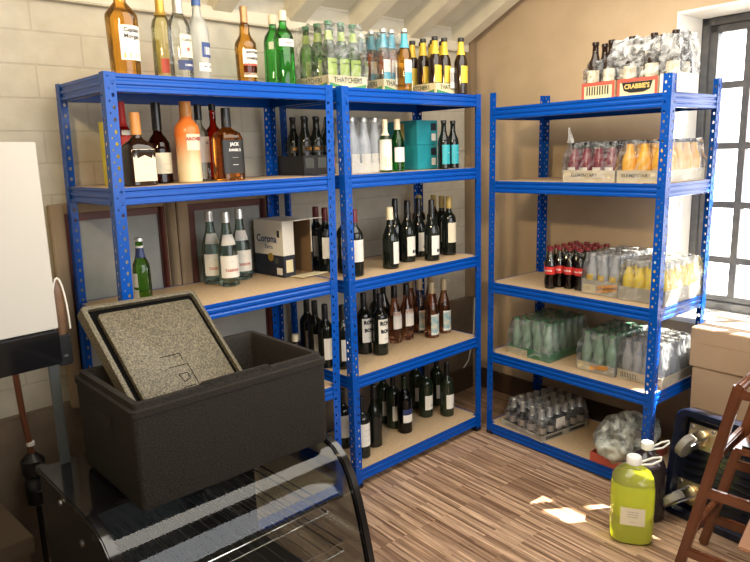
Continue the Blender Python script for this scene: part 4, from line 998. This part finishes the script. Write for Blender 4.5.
# ---------------------------------------------------------------- right foreground
def jug(label, loc, rz, liquid, lvl, h=.335, lab=True):
    t = thing('plastic_jug', label, 'bottle', loc, rz)
    t.scale = (1.05, 1.05, 1.04) if lab else (.92, .92, 1)
    P = [(0, .0, 3), (0, .068, 3.2), (.012, .077, 3.4), (.10, .078, 3.4), (.105, .0755, 3.4), (.115, .078, 3.4), (.20, .078, 3.2), (.235, .076, 3), (.258, .066, 2.6), (.278, .046, 2.2), (.292, .026, 2), (.300, .024, 2)]
    k = h/.335
    P = [(a*k, b, c) for a, b, c in P]
    bm = B(); lathe(bm, P, 40); part('jug_body', bm, M['pet'] if lab else M['dark_liquid'], t, smooth=50)
    if lab:
      bm = B(); lathe(bm, [(max(a, .003), b*.965, c) for a, b, c in P if a <= lvl], 40); part('liquid', bm, liquid, t, smooth=50)
    bm = B(); lathe(bm, [(.298*k, .027), (.322*k, .027), (.326*k, .024)], 24); part('cap', bm, M['white_plastic'], t, smooth=40)
    bm = B(); zz = .300*k
    tube(bm, [(.024, -.006, zz-.004), (.062, -.010, zz+.004), (.092, -.004, zz+.022), (.094, .004, zz+.030), (.066, .012, zz+.020), (.024, .008, zz)], .0042, 8); part('handle', bm, M['white_plastic'], t, smooth=60)
    if lab:
        bm = B(); rings = []
        for a in (.085, .155):
            rings.append([(*sect(.0795, R(-90-20+40*j/10), 3.4), a) for j in range(11)])
        loft(bm, rings, False, False); l = part('paper_label', bm, M['cream_paper'], t, smooth=60)
        lettering('— — —\n—— —\n— ——', .0105, M['ink'], l, (0, -.0806, .130), bold=.0003)
        lettering('——', .010, M['ink'], l, (0, -.0806, .100))
    return t
jug('large plastic jug of bright yellow liquid standing on the striped floor', (1.530, -1.055, 0), R(-62), M['detergent'], .24)
jug('large plastic jug of dark liquid with white handle, behind the yellow jug', (1.712, -1.026, 0), R(-48), M['dark_liquid'], .36, .335, False)

# black dolly standing on its side, castors facing the room
dl = thing('castor_dolly', 'black plastic dolly stood on edge with its castors facing out, below the cardboard boxes', 'dolly', (1.795, -1.055, .0), 0)
dl.rotation_euler = (0, R(10), an-PI/2+R(-6))
dl.rotation_euler = (R(-11), 0, an-PI/2+R(-4))
# local x along the wall towards the camera, local y into the room side away, z up
WD, HD = .62, .455
bm = B()
def rr2(x0, x1, z0, z1, r, y, n=5):
    pts = []
    for cx_, cz_, a in ((x1-r, z0+r, -90), (x1-r, z1-r, 0), (x0+r, z1-r, 90), (x0+r, z0+r, 180)):
        for k in range(n+1):
            t = R(a+90*k/n); pts.append((cx_+r*math.cos(t), y, cz_+r*math.sin(t)))
    return pts
def sh2(bm, rings):
    loft(bm, rings, False); bm.faces.new([bm.verts.new(p) for p in rings[0]]); bm.faces.new([bm.verts.new(p) for p in rings[-1]])
sh2(bm, [rr2(0, WD, 0, HD, .05, .075), rr2(0, WD, 0, HD, .05, .006), rr2(.006, WD-.006, .006, HD-.006, .046, 0), rr2(.030, WD-.030, .030, HD-.030, .03, 0), rr2(.036, WD-.036, .036, HD-.036, .026, .008), rr2(.040, WD-.040, .040, HD-.040, .024, .05)])
part('tray_frame', bm, M['navy_plastic'], dl, smooth=40)
bm = B()
for i in range(12):
    zz = .07+i*.029
    tube(bm, [(.05+k*.052, .050, zz+.006*math.sin(k*1.3+i)) for k in range(11)], .006, 6)
part('ribs', bm, M['black_gloss'], dl, smooth=60)
def castor(x, zz, a):
    bm = B(); box(bm, -.045, .045, -.004, 0, -.038, .038); c = part('castor', bm, M['brass'], dl, (x, .046, zz), (0, 0, 0), bevel=.002); c.scale = (1.3, 1.3, 1.3)
    for k in (-1, 1):
        for q_ in (-1, 1):
            bm = B(); lathe(bm, [(0, .006, 2), (.004, .006, 2), (.005, .004, 2)], 8); part('bolt', bm, M['steel'], c, (k*.034, -.004, q_*.028), (R(90), 0, 0), smooth=40)
    bm = B(); lathe(bm, [(0, .026), (.012, .026), (.016, .020)], 20); part('swivel', bm, M['brass'], c, (0, -.004, 0), (R(90), 0, 0), smooth=40)
    rot = (0, R(a), 0); off = Matrix.Rotation(R(a), 3, 'Y') @ Vector((-.022, -.078, 0))
    bm = B()
    for s in (-1, 1):
        prism(bm, [(-.020, -.018), (.020, -.018), (.004, -.085), (-.022, -.085)], lambda aa, bb, q_: (aa-.012*(bb+.018)/-.067, bb, q_), s*.016-.0015, s*.016+.0015)
    part('fork', bm, M['steel'], c, (0, 0, 0), rot, bevel=.0008)
    bm = B(); lathe(bm, [(-.013, .010), (-.013, .034), (-.010, .0385), (.010, .0385), (.013, .034), (.013, .010)], 28); part('wheel', bm, M['rubber'], c, off, rot, smooth=40)
castor(.105, .345, -68); castor(.095, .105, -45); castor(WD-.115, .345, -110); castor(WD-.115, .105, -60)

# two cardboard boxes behind the dolly
for k, (zz, h, off, ry) in enumerate(((0, .555, 0, 0), (.5565, .178, -.015, 2.5))):
    t = thing('cardboard_box', ('plain brown cardboard box, lower one of the stack by the window', 'plain brown cardboard box, upper one of the stack by the window')[k], 'box', (2.105, -1.035, zz), an-PI/2+R(-ry+3), 'cardboard boxes by the window')
    bm = B(); box(bm, off if k else 0, .42, .0, .255, 0, h); part('carton_body', bm, M['card'], t, bevel=.004)
    bm = B(); box(bm, .0, .4212, .10, .15, h-.001, h+.0006); part('tape_strip', bm, M['tape'], t)
    bm = B(); box(bm, .012, .408, -.0006, .0002, h*.62, h*.625); part('crease', bm, M['card_in'], t)

# dark wooden high chair at the right edge
hc = thing('high_chair', 'dark varnished wooden high chair cut off by the right edge', 'chair', (0, 0, 0))
def leg(p0, p1, w=.034, h=.026):
    bm = B(); bar(bm, p0, p1, w, h, (1, 0, 0)); return part('leg', bm, M['mahog'], hc, bevel=.006)
xa, xb = 1.385, 1.665
yf0, yf1, yb0, yb1, top = -1.292, -1.452, -1.86, -1.70, .765
leg((xa, yf0, 0), (xa, yf1, top)); leg((xa, yb0, 0), (xa, yb1, top)); leg((xb, yf0+.01, 0), (xb, yf1+.01, .70)); leg((xb, yb0, 0), (xb, yb1, .70))
def rung(p0, p1, w=.036, h=.022, mat='mahog'):
    bm = B(); bar(bm, p0, p1, h, w, (0, 0, 1)); return part('rung', bm, M[mat], hc, bevel=.005)
def ly(zz): return yf1+(yf0-yf1)*(1-zz/top)
def lyb(zz): return yb1+(yb0-yb1)*(1-zz/top)
for zz in (.12, .365): rung((xa, ly(zz), zz), (xa, lyb(zz), zz)); rung((xb, ly(zz)+.01, zz), (xb, lyb(zz), zz))
rung((xa, ly(.74), .735), (xa, lyb(.74), .735), .03)
for zz, yy in ((.20, 0), (.50, 0)): rung((xa, ly(zz), zz), (xb, ly(zz)+.01, zz)); rung((xa, lyb(zz), zz), (xb, lyb(zz), zz))
bm = B(); tube(bm, [(xa, yf1, top-.01), (xa+.05, yf1-.015, top+.015), (xa+.16, yf1-.03, top+.03), (xa+.30, yf1-.03, top+.02), (xb, yf1+.01, .69)], .016, 10); part('arm_rail', bm, M['mahog'], hc, smooth=60)
bm = B(); tube(bm, [(xa, yb1, top-.01), (xa+.05, yb1, top+.015), (xa+.16, yb1, top+.03), (xa+.30, yb1, top+.02), (xb, yb1, .69)], .016, 10); part('arm_rail', bm, M['mahog'], hc, smooth=60)
bm = B(); box(bm, xa+.02, xb-.01, lyb(.53)+.03, ly(.53)-.035, .52, .54); part('seat', bm, M['mahog'], hc, bevel=.006)
bm = B(); bar(bm, (xa+.03, -1.575, .185), (xa+.24, -1.575, .30), .20, .016, (0, 0, 1)); part('footrest', bm, M['mahog_lt'], hc, bevel=.004)
bm = B(); bar(bm, (xb-.03, -1.575, .56), (xb+.02, -1.575, .80), .20, .016, (1, 0, 0)); part('backrest', bm, M['mahog'], hc, bevel=.004)
bm = B(); bar(bm, (xa+.06, -1.46, .545), (xa+.06, -1.68, .545), .04, .006, (0, 0, 1)); part('strap', bm, M['black_gloss'], hc)

# ---------------------------------------------------------------- light
wd = bpy.data.worlds.new('world'); SC.world = wd; wd.use_nodes = True
nt = wd.node_tree; nt.nodes.clear()
o = nt.nodes.new('ShaderNodeOutputWorld'); bgn = nt.nodes.new('ShaderNodeBackground')
tc = nt.nodes.new('ShaderNodeTexCoord'); sp = nt.nodes.new('ShaderNodeSeparateXYZ'); nt.links.new(tc.outputs['Generated'], sp.inputs[0])
mr = nt.nodes.new('ShaderNodeMapRange'); mr.inputs['From Min'].default_value = .3; mr.inputs['From Max'].default_value = .8
mr.inputs['To Min'].default_value = .40; mr.inputs['To Max'].default_value = 6.0
nt.links.new(sp.outputs[0], mr.inputs[0]); nt.links.new(mr.outputs[0], bgn.inputs['Strength'])
bgn.inputs['Color'].default_value = (1.0, .98, .95, 1)
nt.links.new(bgn.outputs[0], o.inputs[0])
def light(name, kind, loc, energy, col, **k):
    l = bpy.data.lights.new(name, kind); l.energy = energy; l.color = col
    for a, b in k.items(): setattr(l, a, b)
    ob = bpy.data.objects.new(name, l); COL.objects.link(ob); ob.location = loc; return ob
s = light('sun', 'SUN', (4, -2, 5), 85, (1, .93, .80), angle=R(.6))
s.rotation_euler = Vector((-.59, .43, -1)).to_track_quat('-Z', 'Y').to_euler()
l = light('ceiling_lamp', 'AREA', (-.95, -1.30, 2.40), 12, (1, .76, .44), size=.24)
l.data.shape = 'RECTANGLE'; l.data.size_y = .12; l.data.spread = R(120)
l.rotation_euler = Vector((.93, .36, -.22)).to_track_quat('-Z', 'Y').to_euler()

l = light('rooflight_daylight', 'AREA', (1.05, -.90, 2.42), 34, (1, .95, .85), size=2.0)
l.data.shape = 'RECTANGLE'; l.data.size_y = 1.3
l.rotation_euler = Vector((0, .10, -1)).to_track_quat('-Z', 'Y').to_euler()
l = light('front_fill', 'AREA', (.7, -3.35, 1.8), 50, (.95, .97, 1), size=3.0)  # added soft fill light; the front wall has no window
l.data.shape = 'RECTANGLE'; l.data.size_y = 1.5
l.rotation_euler = Vector((.0, 1, -.22)).to_track_quat('-Z', 'Y').to_euler()
SC.view_settings.view_transform = 'Standard'; SC.view_settings.look = 'None'; SC.view_settings.gamma = 1; SC.view_settings.exposure = .55
SC.view_settings.use_curve_mapping = False
SC.cycles.transparent_max_bounces = 40; SC.cycles.max_bounces = 8
SC.cycles.caustics_reflective = False; SC.cycles.caustics_refractive = False
